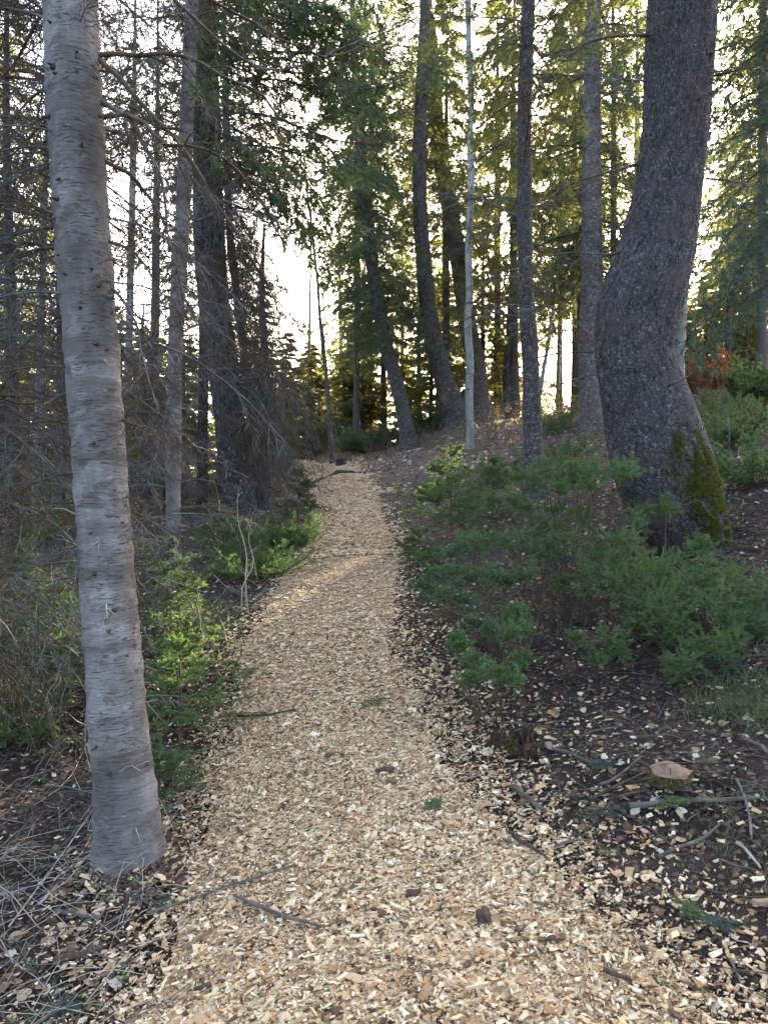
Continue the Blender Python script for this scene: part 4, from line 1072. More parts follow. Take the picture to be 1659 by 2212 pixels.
tufted("juniper_bush", "sparse juniper reaching toward the path with dark bare stems", gp(1125, 5.4), TF([(300, 450, 65), (370, 470, 75), (450, 460, 75), (540, 460, 75), (620, 500, 65), (700, 500, 65), (250, 500, 50), (150, 600, 55), (230, 600, 60), (320, 620, 65), (400, 600, 65), (120, 680, 55), (210, 700, 50), (300, 720, 50), (480, 640, 50), (560, 600, 60), (330, 820, 45), (400, 840, 40)]), 3, 'juniper_cool')
tufted("young_fir", "grey-green low fir between the flat-topped one and the sparse juniper", gp(1215, 5.7), TF([(700, 300, 55), (760, 400, 75), (850, 330, 60), (650, 380, 60), (560, 300, 55), (480, 270, 55), (420, 280, 45), (700, 440, 60), (620, 420, 60)]), 15, 'fir_bright')
tufted("juniper_bush", "small juniper tuft in front of the sparse bush", gp(1120, 4.95), TF([(500, 800, 60), (560, 850, 60), (480, 860, 50), (530, 770, 45)]), 14)
tufted("juniper_bush", "tiny juniper sprig low in the leaf litter", gp(1055, 4.6), TF([(280, 940, 45), (330, 1000, 55), (400, 1030, 55), (480, 1050, 55), (560, 1000, 50), (300, 1060, 45), (250, 900, 35)]), 4)
tufted("juniper_bush", "large low green juniper at the foot of the big curved trunk", gp(1410, 5.3), TF([(880, 480, 80), (960, 440, 80), (1050, 370, 75), (1130, 330, 55), (1200, 300, 55), (900, 560, 95), (1000, 540, 105), (1100, 560, 105), (1200, 580, 100), (1300, 540, 95), (1390, 500, 75), (1390, 465, 50), (860, 640, 75), (950, 650, 95), (1050, 680, 105), (1150, 700, 105), (1270, 660, 105), (1380, 630, 95),
     (1450, 620, 85), (770, 650, 50), (1100, 790, 85), (1200, 790, 95), (1300, 770, 95), (1250, 880, 90), (1330, 930, 80), (1230, 980, 80), (1400, 880, 75), (940, 890, 70), (990, 960, 60), (900, 1000, 40), (1080, 830, 55), (780, 880, 35), (1010, 610, 90), (1180, 640, 90), (1340, 700, 80), (1270, 1050, 60)]), 1)
tufted("juniper_bush", "juniper spreading at the right edge in front of the big trunk", gp(1620, 5.0), TF([(1540, 600, 85), (1600, 650, 85), (1650, 720, 80), (1500, 720, 95), (1560, 800, 95), (1480, 820, 85), (1620, 850, 80), (1430, 960, 75), (1520, 920, 65), (1700, 650, 90), (1720, 780, 90), (1600, 760, 80)]), 2, 'juniper_cool')
young_fir("young_fir", "sunlit young fir below the white aspen", gp(975, 9.0), 1.05, .85, 8, 6, 'fir_bright', (.03, .0065), 14, .1, bpw=7)
young_fir("young_fir", "small low fir right of the path before the sunlit one", gp(905, 8.2), .32, .5, 5, 7, 'fir_bright', (.025, .005), 12, .1)
young_fir("young_fir", "pale young fir in front of the straight dark spruce", gp(1065, 9.6), .75, .7, 6, 8, 'fir_bright', (.028, .006), 12, .1)
def TL(rows, d0):
    return [(*(W(u, v, d0 + (1500 - v) * .002) + [0, rg.normal(0, .12), 0]), r / FPX * d0) for u, v, r in rows]
tufted("young_fir", "green low fir boughs at the left edge under the dead twigs", gp(40, 5.0), TL([(10, 1330, 48), (60, 1350, 52), (110, 1390, 48), (30, 1420, 55), (90, 1450, 55), (10, 1500, 50), (60, 1520, 50), (130, 1500, 42), (150, 1440, 40), (100, 1560, 40), (20, 1580, 40), (-30, 1450, 60), (-20, 1360, 50)], 5.0), 41, 'juniper')
tufted("young_fir", "bluish fir boughs just left of the near trunk at mid height", gp(150, 5.6), TL([(140, 1290, 42), (170, 1320, 42), (110, 1270, 42), (60, 1250, 46), (20, 1230, 46), (150, 1360, 40), (80, 1310, 42)], 5.6), 42, 'juniper')
juniper("juniper_bush", "low dark juniper against the thick dark spruce by the path", gp(590, 10.0), .75, .42, 40, 9, 'juniper', 14, (.03, .006))
juniper("juniper_bush", "low dark juniper spilling to the path edge below the slim fir", gp(545, 8.6), .8, .35, 40, 10, 'juniper', 14, (.028, .0055))
young_fir("young_fir", "little dark fir at the left edge of the path near the bend", gp(645, 11.4), .75, .5, 6, 11, 'needle_dark', (.03, .007), 14, .1)
young_fir("young_fir", "bright yellow-green young fir right of the near trunk", gp(362, 5.6), 1.0, .70, 9, 12, 'fir_bright', (.024, .0048), 16, .05, bpw=8)
young_fir("young_fir", "low green fir boughs right behind the near trunk's foot", gp(390, 4.8), .6, .52, 7, 13, 'juniper', (.022, .004), 16, .1, bpw=6)
young_fir("young_fir", "shadowed fir seedling at the foot of the near trunk", gp(345, 4.1), .3, .3, 4, 16, 'juniper', (.02, .0035), 14, .1)
for i, (u, d, hh, R_, lab) in enumerate([(40, 5.8, 1.0, .75, "green young fir behind the twigs at the left edge"), (130, 5.4, .75, .6, "lower young fir just left of the near trunk"),
                                         (-40, 4.9, .8, .6, "young fir cut by the left edge of the photo"), (110, 7.5, 1.3, .9, "taller dim young fir further behind the near trunk"), (230, 8.5, 1.1, .8, "dim young fir behind the near trunk"), (470, 9.2, .6, .6, "dim low fir between the slim and the thick trunk")]):
    young_fir("young_fir", lab, gp(u, d), hh, R_, 6, 120 + i, 'juniper' if i % 2 else 'fir_bright', (.026, .005), 14, .1, n1=8)
juniper("juniper_bush", "dark shrub on the bank beyond the bend of the path", gp(800, 20), 1.3, .7, 44, 17, 'needle_dark', 12, (.05, .012))
juniper("juniper_bush", "dark bush between the leaning trunks on the bank", gp(930, 20.5), 1.1, .9, 36, 18, 'needle_dark', 12, (.05, .012))
juniper("leafy_shrub", "red-leaved shrub glowing in the sun at the right", gp(1530, 19.0), .75, 1.35, 46, 19, 'red_leaf', 8, (.06, .035), cat="shrub", bare=.1)
juniper("leafy_shrub", "pale sunlit shrub at the right edge of the slope", gp(1640, 13.0), .9, 1.0, 40, 20, 'fir_bright', 10, (.05, .025), cat="shrub")
for i, (u, d, R_, h_, m_, lab) in enumerate([(1085, 12.5, .5, .45, 'fir_bright', "low pale shrub on the bank right of the white aspen"), (1215, 12.0, .55, .4, 'juniper', "low green shrub on the bank left of the flaky trunk"), (1190, 15.5, .7, .5, 'fir_bright', "sunlit low shrub high on the bank behind the straight spruce"),
                                             (1575, 9.6, .5, .4, 'juniper', "low green shrub up the slope right of the big trunk"), (1610, 11.0, .7, .5, 'fir_bright', "pale low shrub near the sawn log on the slope"), (1560, 13.5, .8, .5, 'fir_bright', "sunlit shrub on the upper slope below the red one"), (930, 12.5, .45, .35, 'juniper', "small shrub on the bank right of the upper path")]):
    juniper("leafy_shrub", lab, gp(u, d), R_, h_, 22, 240 + i, m_, 9, (.035, .012), cat="shrub")
juniper("leafy_shrub", "low dark shrub beside the foot of the big trunk", gp(1640, 7.6), .6, .45, 26, 22, 'juniper', 10, (.03, .012), cat="shrub")

# ------------------------------------------------------------------ bare saplings, sticks, stumps
def bare_stem(name, label, pts, r, seed, mat, twigs=10, tl=.3):
    root = obj(name, None, None, tuple(pts[0]), label, "sapling")
    limb(root, pts, r, mat, twigs, tl, 3, seed, 14, -.05, name="stem")
    return root
def rise(u, d, hgt, du, n=5, seed=0):
    g = np.random.default_rng(seed); b = gp(u, d)
    return [b + np.array([du * s + g.normal(0, .03), g.normal(0, .02), hgt * s - .03]) for s in np.linspace(0, 1, n)]
bare_stem("bare_sapling", "pale bare sapling stem at the path edge below the dark spruce", rise(533, 7.2, 1.15, -.1, seed=1), .008, 1001, M['twig_pale'], 6, .25)
bare_stem("bare_sapling", "second pale bare stem beside the sapling at the path edge", rise(522, 7.25, .95, .12, seed=2), .007, 1002, M['twig_pale'], 5, .25)
bare_stem("bare_sapling", "thin bare stem in the shadowed soil left of the path", rise(482, 6.4, .35, .06, seed=3), .005, 1003, M['twig_pale'], 5, .12)
bare_stem("bare_sapling", "dark thin sapling with curved tip beyond the bend", rise(792, 17.2, 1.1, .2, seed=4), .016, 1004, M['twig_brown'], 6, .3)
bare_stem("bare_sapling", "thin bare stem rising from brush by the big trunk", rise(1590, 8.3, 1.1, -.2, seed=5), .010, 1005, M['twig_grey'], 8, .3)
bare_stem("bare_sapling", "pale twig arching in front of the mossy trunk foot", [W(1470, 1105, 5.9), W(1500, 1080, 5.85), W(1540, 1120, 5.8), W(1600, 1075, 5.8), W(1659, 1050, 5.8)], .0035, 1006, M['twig_grey'], 6, .2)

def stick(label, a, b, r, seed, mat='stick', bend=.03, lift=.012, twigs=0):
    """lies on the ground between two picture points"""
    A, B = ground_at(*a), ground_at(*b)
    g = np.random.default_rng(seed)
    s = np.linspace(0, 1, 8)[:, None]
    P = A * (1 - s) + B * s
    P[:, :2] += np.sin(s * np.pi) * g.normal(0, bend, 2) * np.linalg.norm(B - A) + g.normal(0, r * .35, (8, 2))
    P[:, 2] = H(P[:, 0], P[:, 1]) + lift + r * .6 + .022 * (np.abs(P[:, 0] - path_x(P[:, 1])) < path_w(P[:, 1]) * 1.15)
    P[:, 2] = np.convolve(np.pad(P[:, 2], 1, mode='edge'), [.25, .5, .25], 'valid')
    R = rad(1, 8, r, r * .6); R = R * (1 + g.normal(0, .06, R.shape))
    P2 = np.concatenate([P[:1], P, P[-1:]]); R2 = np.concatenate([R[:, :1] * .05, R, R[:, -1:] * .05], 1)
    P2[0] += (P[0] - P[1]) * .01; P2[-1] += (P[-1] - P[-2]) * .01
    m = MB().add(*tubes(P2[None], R2, 9), 0, True)
    if twigs:
        Q, _, _, _ = sprout(P[None], twigs, .2, .95, .5, 1.0, np.array([.18]), 4, -.1, .2, g, .4)
        m.add(*tubes(Q, rad(len(Q), 4, r * .35, .001), 3), 0, True)
    return obj("fallen_stick", m.mesh("fallen_stick", M[mat]), None, None, label, "stick")
ST = [("longest grey fallen branch lying right of the path", (1357, 1751), (1640, 1735), .0135, 'stick', 3),
      ("short thick stick with cut end near the rotten stump", (1108, 1717), (1176, 1772), .016, 'stick', 0), ("curved stick running from the small cut stub to the sawn stump", (1190, 1622), (1292, 1668), .010, 'stick', 2),
      ("greenish straight stick pointing at the sawn stump", (1295, 1703), (1385, 1641), .008, 'stick', 0), ("black stick arching left of the sawn stump", (1272, 1738), (1400, 1672), .009, 'dark_piece', 0),
      ("grey stick slanting below the long fallen branch", (1424, 1867), (1556, 1782), .009, 'stick', 2), ("black charred stick on the chips edge", (1106, 1824), (1176, 1868), .010, 'dark_piece', 0),
      ("thin brown stick beside the charred one", (1200, 1848), (1275, 1824), .007, 'stick', 2), ("dark stick lying on the chips in front of the near fir", (505, 1958), (697, 2022), .008, 'stick', 3),
      ("long thin twig crossing from the near fir onto the chips", (318, 1996), (640, 1886), .006, 'stick', 4), ("pale curved stick standing out at the right edge of the litter", (1590, 1690), (1622, 1825), .008, 'twig_grey', 0),
      ("pale forked stick low at the right edge", (1592, 1830), (1640, 1885), .007, 'twig_pale', 0), ("long thin twig at the bottom right corner", (1570, 2080), (1625, 2205), .005, 'stick', 2),
      ("short dark stick at the bottom of the path", (1300, 2120), (1365, 2145), .009, 'dark_piece', 0), ("grey stick at the far right below the grass", (1600, 1600), (1659, 1640), .012, 'stick', 2),
      ("pale bleached stick left of the near fir's foot", (115, 1975), (215, 1992), .009, 'twig_grey', 0), ("dark rotten stick in the leaves at the lower left", (120, 2090), (235, 2050), .016, 'dark_piece', 0),
      ("brown stick lying across the left path edge", (515, 1560), (640, 1545), .008, 'dark_piece', 2), ("long pale twig leaning on litter at the lower left", (85, 1960), (205, 1800), .005, 'twig_pale', 3),
      ("thin bleached twig left of the near fir", (20, 2010), (200, 1755), .0045, 'twig_pale', 3), ("thin reddish stick right of the rotten stump", (1250, 1600), (1345, 1575), .006, 'stick', 2),
      ("thin dark stick in front of the sawn stump", (1330, 1735), (1400, 1715), .008, 'dark_piece', 0)]
for i, (lab, a, b, r, m, tw) in enumerate(ST): stick(lab, a, b, r, 1100 + i, m, twigs=tw)

def stump(name, label, at, r, h, seed, top_mat='cut_wood', side_mat='bark_dark', tilt=(0, 0), ragged=0.0, cat="stump"):
    g = np.random.default_rng(seed)
    root = obj(name, None, None, at, label, cat)
    n = 40; th = np.linspace(0, 2 * np.pi, n, endpoint=False)
    rr = r * (1 + .06 * np.cos(2 * th + 1) + .05 * np.cos(5 * th) + .03 * g.normal(size=n))
    lv = np.linspace(-.06, 1, 9); V = []
    for s in lv:
        k = rr * (1 + .30 * np.exp(-max(s, 0) * 4)) * (1 + (.03 + 4 * ragged) * g.normal(size=n))
        top = h * s if s < 1 else h + ragged * g.normal(size=n) + tilt[0] * np.cos(th) * r + tilt[1] * np.sin(th) * r
        V.append(np.stack([np.cos(th) * k, np.sin(th) * k, np.broadcast_to(top, (n,))], -1))
    V = np.array(V)
    i, j = np.meshgrid(np.arange(8), np.arange(n), indexing='ij'); j2 = (j + 1) % n
    F = np.stack([i * n + j, i * n + j2, (i + 1) * n + j2, (i + 1) * n + j], -1).reshape(-1, 4)
    obj("bark", MB().add(V.reshape(-1, 3), F, 0, True, np.stack([np.tile(th * r, (9, 1)), np.repeat(lv[:, None] * h, n, 1)], -1)).mesh("bark", M[side_mat], True), root, local=True)
    rings = []
    for f in (1.0, .93, .7, .45, .2, .02):
        z = V[-1][:, 2] * 1.0 + (.004 if f < .95 else 0) + ragged * g.normal(size=n) * (.8 if f < .9 else 0)
        z = z * min(1, f + .6) + (h + .004) * (1 - min(1, f + .6)) - ragged * 1.5 * (1 - f)
        rings.append(np.stack([V[-1][:, 0] * f, V[-1][:, 1] * f, z], -1))
    i, j = np.meshgrid(np.arange(5), np.arange(n), indexing='ij'); j2 = (j + 1) % n
    F = np.stack([i * n + j, i * n + j2, (i + 1) * n + j2, (i + 1) * n + j], -1).reshape(-1, 4)
    obj("cut_face", MB().add(np.array(rings).reshape(-1, 3), F, 0, ragged == 0).mesh("cut_face", M[top_mat]), root, local=True)
    return root
p = ground_at(1447, 1690); sst = stump("tree_stump", "round sawn stump with pale top on the dark soil", tuple(p), .080, .045, 1, side_mat='rotten', tilt=(.04, .30))
g = np.random.default_rng(6)
n = 500; a_ = g.uniform(0, 6.28, n); z_ = g.uniform(0, .04, n)
o = np.stack([np.cos(a_) * .09, np.sin(a_) * .09, z_], -1); dd = unit(np.stack([np.cos(a_), np.sin(a_), g.normal(.2, .5, n)], -1) + g.normal(0, .5, (n, 3))); q = unit(np.cross(dd, g.normal(size=dd.shape)))
obj("moss", MB().add(np.stack([o - q * .003, o + q * .003, o + dd * .016], 1).reshape(-1, 3), np.arange(n * 3).reshape(-1, 3)).mesh("moss", M['moss']), sst, local=True)
p = ground_at(1128, 1625); rst = stump("rotten_stump", "crumbling dark stump with green moss at the path edge", tuple(p), .060, .085, 2, 'rotten', 'rotten', ragged=.035)
n = 300; a_ = g.uniform(2.8, 4.0, n); z_ = g.uniform(0, .08, n)
o = np.stack([np.cos(a_) * .064, np.sin(a_) * .064, z_], -1); dd = unit(np.stack([np.cos(a_), np.sin(a_), g.normal(.2, .5, n)], -1) + g.normal(0, .5, (n, 3))); q = unit(np.cross(dd, g.normal(size=dd.shape)))
obj("moss", MB().add(np.stack([o - q * .003, o + q * .003, o + dd * .014], 1).reshape(-1, 3), np.arange(n * 3).reshape(-1, 3)).mesh("moss", M['moss']), rst, local=True)
p = ground_at(1177, 1622); cst = stump("cut_stub", "small sawn stub with tan face beside the rotten stump", tuple(p), .024, .05, 3, 'cut_wood', 'bark_dark')
cst.rotation_euler = (.75, .25, .2)
p = ground_at(1076, 1610); stump("rotten_stump", "little dark rotten stub left of the crumbling stump", tuple(p), .04, .055, 4, 'rotten', 'rotten', ragged=.012)
p = gp(737, 16.6); stump("tree_stump", "small dark stump right of the leaning sapling's foot", tuple(p), .10, .16, 5, 'rotten', 'bark_dark', ragged=.01)
p = gp(662, 21); stump("rotten_stump", "weathered broken stump in the dry grass past the bend", tuple(p), .22, .35, 6, 'rotten', 'bark_far', ragged=.06)
p = gp(1625, 11.5); lg = stump("log_round", "sawn log lying on the slope at the right edge", tuple(p + [0, 0, .1]), .12, .34, 7, 'rotten', 'bark_dark', cat="log")
lg.rotation_euler = (math.radians(80), 0, math.radians(55))

def log_across(label, pts, r, seed, mat):
    g = np.random.default_rng(seed)
    P = catmull(np.asarray(pts), 16)[None]; R = rad(1, 16, r, r * .8) * (1 + g.normal(0, .12, (1, 16))); R[:, 0] *= .2; R[:, -1] *= .2
    P = P + g.normal(0, r * .2, P.shape)
    obj("fallen_log", MB().add(*tubes(P, R, 10), 0, True).mesh("fallen_log", M[mat]), None, None, label, "log")
log_across("dark root-like log step across the top of the path", [gp(655, 15.0) + [0, 0, .05], gp(690, 15.3) + [0, 0, .06], gp(735, 15.6) + [0, 0, .06], gp(790, 15.4) + [0, 0, .05]], .055, 3, 'dark_piece')

# pieces lying on the chips
def slab(name, label, at, l, w, t_, yaw, seed, mat, cat):
    g = np.random.default_rng(seed); n = 9
    th = np.linspace(0, 2 * np.pi, n, endpoint=False); k = 1 + g.normal(0, .16, n)
    x, y = np.cos(th) * l / 2 * k, np.sin(th) * w / 2 * k
    V = np.concatenate([np.stack([x, y, np.full(n, -t_ / 2)], -1), np.stack([x * .9, y * .9, t_ / 2 + g.normal(0, t_ * .1, n)], -1), [[0, 0, t_ * .62]]])
    F4 = np.array([(i, (i + 1) % n, n + (i + 1) % n, n + i) for i in range(n)]); F3 = np.array([(n + i, n + (i + 1) % n, 2 * n) for i in range(n)])
    b = MB(); b.add(V, F4); b.F.append((F3, 0, False))
    p = ground_at(*at)
    o = obj(name, b.mesh(name, M[mat]), None, (p[0], p[1], p[2] + .03 + t_ * .3), label, cat); o.rotation_euler = (g.normal(0, .15), g.normal(0, .15), yaw)
slab("bark_piece", "dark triangular bark piece in the middle of the chip path", (832, 1676), .10, .055, .014, .2, 1, 'dark_piece', "bark")
slab("wood_block", "grey-brown wood block on the chips near the bottom", (1045, 2000), .048, .07, .030, .1, 2, 'dark_piece', "wood")
slab("bark_piece", "brown curled bark piece on the chips below the middle", (890, 1950), .07, .028, .014, .6, 3, 'dark_piece', "bark")
slab("bark_piece", "small dark bark flake beneath the wood block", (1190, 2050), .05, .02, .010, .4, 4, 'dark_piece', "bark")
slab("bark_piece", "blackish bark flake at the lower left of the chips", (440, 2155), .06, .022, .012, .5, 5, 'dark_piece', "bark")
slab("wood_piece", "big orange split of wood at the right edge", (1650, 1970), .12, .05, .012, .5, 6, 'cut_wood', "wood")
slab("wood_piece", "long tan split of wood at the lower left", (428, 2050), .13, .018, .012, .75, 7, 'cut_wood', "wood")

# fallen fir sprigs
def sprig(label, a, b, seed, mat='needle_blue'):
    A, B = ground_at(*a), ground_at(*b); g = np.random.default_rng(seed)
    root = obj("fallen_sprig", None, None, tuple(A), label, "sprig")
    s = np.linspace(0, 1, 6)[:, None]; P = A * (1 - s) + B * s; P[:, 2] = H(P[:, 0], P[:, 1]) + .035
    P = P[None]; ln = np.linalg.norm(B - A)
    P1, L1, _, _ = sprout(P, 9, .1, .9, .7, 1.0, np.array([ln * .5]), 4, .1, .06, g, .15)
    P2, _, _, _ = sprout(P1, 3, .2, .9, .6, .9, L1 * .45, 3, .1, .06, g, .15)
    obj("stem", MB().add(*tubes(P, rad(1, 6, .003, .001), 5), 0, True).add(*tubes(P1, rad(len(P1), 4, .0015, .0008), 3)).mesh("stem", M['twig_brown']), root)
    obj("foliage", MB().add(*needles(P, 60, .02, .003, rg=g)).add(*needles(P1, 34, .02, .003, rg=g, flat=.4)).add(*needles(P2, 22, .018, .003, rg=g, flat=.4)).mesh("foliage", M[mat]), root)
sprig("blue-green fir sprig on the ground at the near trunk's foot", (290, 1935), (370, 1975), 1)
sprig("flat fir sprig beside the end of the long fallen branch", (1240, 1770), (1350, 1762), 2)
sprig("bright green fir sprig on the chips at the lower right", (1455, 1960), (1515, 2000), 3, 'juniper')
sprig("dark fir sprig right of the bright one at the lower right", (1500, 2020), (1590, 2010), 4)
sprig("fir sprig lying by the greenish straight stick", (1265, 1690), (1320, 1650), 5)
sprig("small green sprig on the left half of the path", (775, 1545), (830, 1510), 6, 'juniper')
sprig("little fir sprig at the bottom left corner", (90, 2190), (170, 2200), 7)
sprig("fir sprig among sticks at the right side", (1400, 1760), (1490, 1745), 8, 'juniper')
sprig("mossy green sprig on the left chip edge below the young fir", (520, 1480), (545, 1450), 9, 'juniper')
sprig("tiny sprig stuck in the chips at the centre left", (925, 1770), (945, 1740), 10, 'juniper')

# ------------------------------------------------------------------ leaves and litter
def leaf_mesh(seed):
    g = np.random.default_rng(seed); n = 10
    th = np.linspace(0, 2 * np.pi, n, endpoint=False)
    r = .5 * (1 + .12 * np.cos(th) ** 3 + g.normal(0, .05, n)); x, y = np.cos(th) * r * 1.15, np.sin(th) * r * .9
    z = .35 * g.uniform(.3, 1) * y ** 2 + .25 * g.normal() * x ** 2 + g.normal(0, .02, n)
    V = np.concatenate([np.stack([x, y, z], -1), [[0, 0, 0]], [[-.85, .02, .03]]])
    F = np.array([(i, (i + 1) % n, n) for i in range(n)])
    b = MB().add(V[:-1], F, 0, True)
    st = np.array([[-.5, 0, .02], [-.75, .03, .06], [-1.0, .02, .02]])[None]
    b.add(*tubes(st, rad(1, 3, .02, .012), 3))
    return b.mesh("fallen_leaf", M['leaf'])
LM = [leaf_mesh(200 + k) for k in range(7)]
g = np.random.default_rng(8)
cnt = 0
while cnt < 295:
    if cnt < 215:
        u, v = g.uniform(860, 1640), g.uniform(1400, 1850)
        lab, grp = "pale fallen leaf on the dark soil right of the path", "fallen leaves right of the path"
    else:
        u, v = g.uniform(0, 330), g.uniform(1880, 2205)
        lab, grp = "dry fallen leaf in the litter at the lower left", "fallen leaves at the lower left"
    p = ground_at(u, v)
    if abs(p[0] - path_x(p[1])) < path_w(p[1]) * (1.05 if cnt < 215 else .8): continue
    o = obj("fallen_leaf", LM[g.integers(0, 7)], None, (p[0], p[1], p[2] + .012), lab, "leaf", grp)
    s = g.uniform(.020, .046) * (1 if cnt < 215 else 1.1); o.scale = (s, s, s)
    o.rotation_euler = (g.normal(0, .3), g.normal(0, .3), g.uniform(0, 6.28)); cnt += 1

def off_path(n, x0, x1, y0, y1, rg, margin=1.0, power=1.0):
    y = y0 + (y1 - y0) * rg.random(n) ** power; x = rg.uniform(x0, x1, n)
    k = np.abs(x - path_x(y)) > path_w(y) * margin
    return x[k], y[k]
rg = np.random.default_rng(14)
# leaf litter
x, y = off_path(11000, -4.5, 8, 1.9, 19, rg, 1.0, 1.3); n = len(x)
Ls = rg.uniform(.010, .030, n) * np.clip(y / 5, 1, 3)
a, b, c = rot_frames(n, .3, rg); C = np.stack([x, y, H(x, y) + .012], -1)
th = np.linspace(0, 2 * np.pi, 6, endpoint=False)
V = C[:, None] + a[:, None] * (np.cos(th)[None, :, None] * Ls[:, None, None] * .6) + b[:, None] * (np.sin(th)[None, :, None] * Ls[:, None, None] * .45) + c[:, None] * (np.cos(2 * th)[None, :, None] * Ls[:, None, None] * .1)
V = on_slope(V, C)
F = (np.arange(n)[:, None, None] * 6 + np.array([(0, 1, 2, 3), (0, 3, 4, 5)])[None]).reshape(-1, 4)
obj("leaf_litter", MB().add(V.reshape(-1, 3), F).mesh("leaf_litter", M['leaf_bits']), kind="stuff", label="small dry leaf bits scattered over the forest floor")
# needle litter
x, y = off_path(60000, -3.5, 4.5, 1.8, 9, rg, .92, 1.4); n = len(x)
a, b, c = rot_frames(n, .3, rg); C = np.stack([x, y, H(x, y) + .008 + .01 * rg.random(n)], -1)
l = rg.uniform(.012, .055, n)[:, None]; w = rg.uniform(.0012, .0036, n)[:, None]
V = np.stack([C - a * l * .5 - b * w, C - a * l * .5 + b * w, C + a * l * .5], 1)
yp = 1.9 + 6.5 * rg.random(6500) ** 1.3; xp = path_x(yp) + rg.uniform(-1.1, 1.1, len(yp)) * path_w(yp); kp = fbm(xp * 2.4, yp * 2.4, 55, 3) > -.12; xp, yp = xp[kp], yp[kp]
a, b, c = rot_frames(len(xp), .3, rg); C = np.stack([xp, yp, H(xp, yp) + .034], -1); l = rg.uniform(.012, .05, len(xp))[:, None]; w = rg.uniform(.0012, .0034, len(xp))[:, None]
V = np.concatenate([V, np.stack([C - a * l * .5 - b * w, C - a * l * .5 + b * w, C + a * l * .5], 1)]); n = len(V)
obj("needle_litter", MB().add(V.reshape(-1, 3), np.arange(n * 3).reshape(-1, 3)).mesh("needle_litter", M['dry_needle']), kind="stuff", label="brown dry needles covering the dark soil")
# crumbs of bark and humus
x, y = off_path(5200, -2.6, 3.6, 1.9, 6.5, rg, .95, 1.2); n = len(x)
L = np.clip(rg.lognormal(np.log(.014), .5, n), .005, .05)
obj("bark_crumbs", MB().add(*chip_boxes(np.stack([x, y, H(x, y) + .006], -1), L, L * rg.uniform(.4, .8, n), L * .35, .5, rg)).mesh("bark_crumbs", M['dry_needle']), kind="stuff", label="dark crumbs of bark and rotten wood strewn on the soil")
# twig litter
def twig_litter(n, x0, x1, y0, y1, seed, mat, ln, r, tilt, name, label, power=1.3):
    g = np.random.default_rng(seed)
    x, y = off_path(n, x0, x1, y0, y1, g, 1.02, power); n = len(x)
    a, _, _ = rot_frames(n, tilt, g); a[:, 2] = np.abs(a[:, 2]); o = np.stack([x, y, H(x, y) + .01], -1)
    P = chains(o, a, g.uniform(*ln, n), 5, 0.05, .18, g)
    P[:, :, 2] = np.maximum(P[:, :, 2], H(P[:, :, 0], P[:, :, 1]) + .006)
    b = MB().add(*tubes(P, rad(n, 5, g.uniform(*r, n), .0008), 3), 0, True)
    P1, _, _, _ = sprout(P, 2, .3, .95, .5, 1.0, np.full(n, np.mean(ln) * .35), 3, 0, .15, g, .5)
    b.add(*tubes(P1, rad(len(P1), 3, .0012, .0006), 3))
    obj(name, b.mesh(name, M[mat]), kind="stuff", label=label)
twig_litter(1000, -.2, 4.5, 2.2, 9, 1, 'stick', (.08, .45), (.0018, .0055), .10, "twig_litter", "thin dark twigs littering the soil right of the path")
twig_litter(420, -2.6, -.6, 2.0, 4.6, 2, 'twig_grey', (.15, .7), (.0015, .0038), .35, "twig_litter", "grey brittle twigs piled left of the near fir", 1.0)
twig_litter(140, -2.4, -.8, 2.2, 4.2, 3, 'twig_pale', (.2, .8), (.0013, .003), .35, "twig_litter", "bleached thin twigs lying left of the near fir", 1.0)
twig_litter(1100, -6, -1.0, 4.2, 13, 4, 'twig_grey', (.2, .8), (.002, .005), .4, "twig_litter", "dead brush on the forest floor left of the path", 1.0)
# dry undergrowth on the bank
g = np.random.default_rng(15)
x, y = off_path(7400, -.3, 10, 5.8, 22, g, 1.15, .85); n = len(x)
k = (fbm(x * .9, y * .9, 71, 2) > -.28) & (g.random(n) < np.clip((np.abs(x - path_x(y)) - path_w(y)) / 1.6, .25, 1)); x, y = x[k], y[k]; n = len(x)
o = np.stack([x, y, H(x, y) - .01], -1); d = unit(np.stack([g.normal(0, .5, n), g.normal(0, .5, n), np.ones(n)], -1))
Ln = g.uniform(.10, .42, n) * np.clip(y / 9, .6, 1.5) * np.clip((np.abs(x - path_x(y)) - path_w(y)) / 2.4, .22, 1)
P = chains(o, d, Ln, 4, .2, .2, g)
P1, L1, _, _ = sprout(P, 4, .2, 1, .5, 1.0, Ln * .55, 3, .1, .2, g, 1.0)
def ribbons(P, w0, w1):
    N, K, _ = P.shape
    q = unit(np.cross(P[:, -1] - P[:, 0], g.normal(size=(N, 3))))[:, None]
    wd = (w0[:, None] + (w1 - w0)[:, None] * np.linspace(0, 1, K)[None])[..., None]
    V = np.stack([P - q * wd, P + q * wd], 2).reshape(-1, 3)
    f = np.array([(2 * i, 2 * i + 1, 2 * i + 3, 2 * i + 2) for i in range(K - 1)])
    return V, (np.arange(N)[:, None, None] * 2 * K + f[None]).reshape(-1, 4)
ws = .0022 * np.clip(y / 8, .8, 2.0)
b = MB().add(*ribbons(P, ws, ws * .4), 0).add(*ribbons(P1, np.repeat(ws, 4) * .6, np.repeat(ws, 4) * .3), 0)
lf = g.random(len(P1)) < .5
b.add(*needles(P1[lf], 3, .03, .02, rg=g), 1)
obj("dry_undergrowth", b.mesh("dry_undergrowth", [M['twig_grey'], M['grass_dry']]), kind="stuff", label="dry brown stems and brush over the bank right of the path")
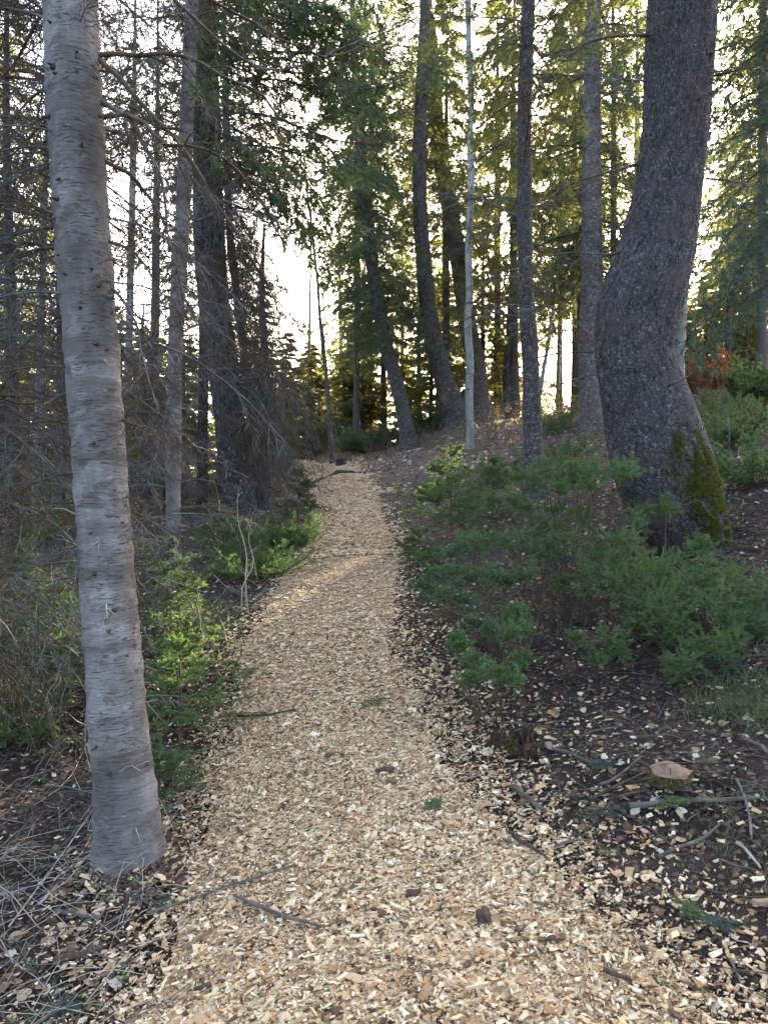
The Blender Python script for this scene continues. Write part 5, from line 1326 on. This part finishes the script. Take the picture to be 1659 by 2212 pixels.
# small green growth on the soil
g = np.random.default_rng(16)
x, y = off_path(520, -.1, 3.4, 2.2, 7.5, g, 1.02, 1.2)
x2, y2 = off_path(200, -2.2, -.5, 2.0, 5, g, 1.02, 1.0); x, y = np.concatenate([x, x2]), np.concatenate([y, y2])
k = fbm(x * 2, y * 2, 81, 2) > -.05; x, y = x[k], y[k]; n = len(x)
a, _, _ = rot_frames(n, .2, g); a[:, 2] = np.abs(a[:, 2]) + .12
P = chains(np.stack([x, y, H(x, y) + .008], -1), unit(a), g.uniform(.05, .13, n), 5, .15, .1, g)
P1, _, _, _ = sprout(P, 4, .2, .9, .6, .9, np.full(n, .045), 3, .1, .05, g, .3)
obj("ground_cover", MB().add(*needles(P, 34, .014, .003, rg=g, flat=.5)).add(*needles(P1, 14, .013, .003, rg=g, flat=.5)).mesh("ground_cover", M['juniper']), kind="stuff", label="scattered low green sprigs growing on the soil beside the path")
# green and dry grass
def grass(name, label, cx, cy, rx, ry, n, hgt, mat, seed, w=.003):
    g = np.random.default_rng(seed)
    x = cx + g.normal(0, rx, n); y = cy + g.normal(0, ry, n)
    k = np.abs(x - path_x(y)) > path_w(y) * 1.05; x, y = x[k], y[k]; n = len(x)
    o = np.stack([x, y, H(x, y) - .005], -1); a = g.uniform(0, 6.28, n)
    d = unit(np.stack([np.cos(a) * .6, np.sin(a) * .6, np.ones(n)], -1)); L_ = hgt * g.uniform(.5, 1.2, n)
    P = chains(o, d, L_, 4, .55, .05, g); q = unit(np.cross(d, [0, 0, 1.0]))
    wd = (w * np.array([1, .9, .6, .1]))[None, :, None]
    V = np.stack([P - q[:, None] * wd, P + q[:, None] * wd], 2).reshape(-1, 3)
    F = (np.arange(n)[:, None, None] * 8 + np.array([(0, 1, 3, 2), (2, 3, 5, 4), (4, 5, 7, 6)])[None]).reshape(-1, 4)
    obj(name, MB().add(V, F).mesh(name, M[mat]), kind="stuff", label=label)
g = np.random.default_rng(19)
n = 1700; a_ = g.uniform(0, 6.28, n); rr = .15 + np.abs(g.normal(0, .085, n)); x = P1t[9, 0] + np.cos(a_) * rr; y = P1t[9, 1] + np.sin(a_) * rr
L = np.clip(g.lognormal(np.log(.018), .5, n), .006, .05); z = H(x, y) + .012 + .055 * np.clip((.27 - rr) / .1, 0, 1) * g.random(n)
hb = MB(); k = g.random(n) < .35
hb.add(*chip_boxes(np.stack([x, y, z], -1)[k], L[k], L[k] * .4, L[k] * .15, .5, g), 0); hb.add(*chip_boxes(np.stack([x, y, z], -1)[~k], L[~k], L[~k] * .5, L[~k] * .2, .6, g), 1)
obj("leaf_litter", hb.mesh("leaf_litter", [M['chip'], M['dry_needle']]), kind="stuff", label="litter heaped round the foot of the near fir")
grass("grass", "flattened green grass tuft at the right edge", 1.95, 4.25, .16, .18, 900, .2, 'grass_green', 1, .0018)
grass("grass", "thin green grass at the far lower right", 1.45, 3.2, .15, .2, 260, .12, 'grass_green', 4, .0016)
grass("grass", "green grass blades in the lower left corner", -1.05, 2.5, .22, .22, 420, .09, 'grass_green', 5, .0016)
grass("grass", "dry orange grass glowing beyond the bend of the path", -1.9, 19.0, .9, 1.4, 2600, .32, 'grass_dry', 2, .006)
grass("grass", "dry grass on the sunlit slope at the right", 5.6, 13.5, 1.6, 2.4, 2600, .22, 'grass_dry', 3, .005)
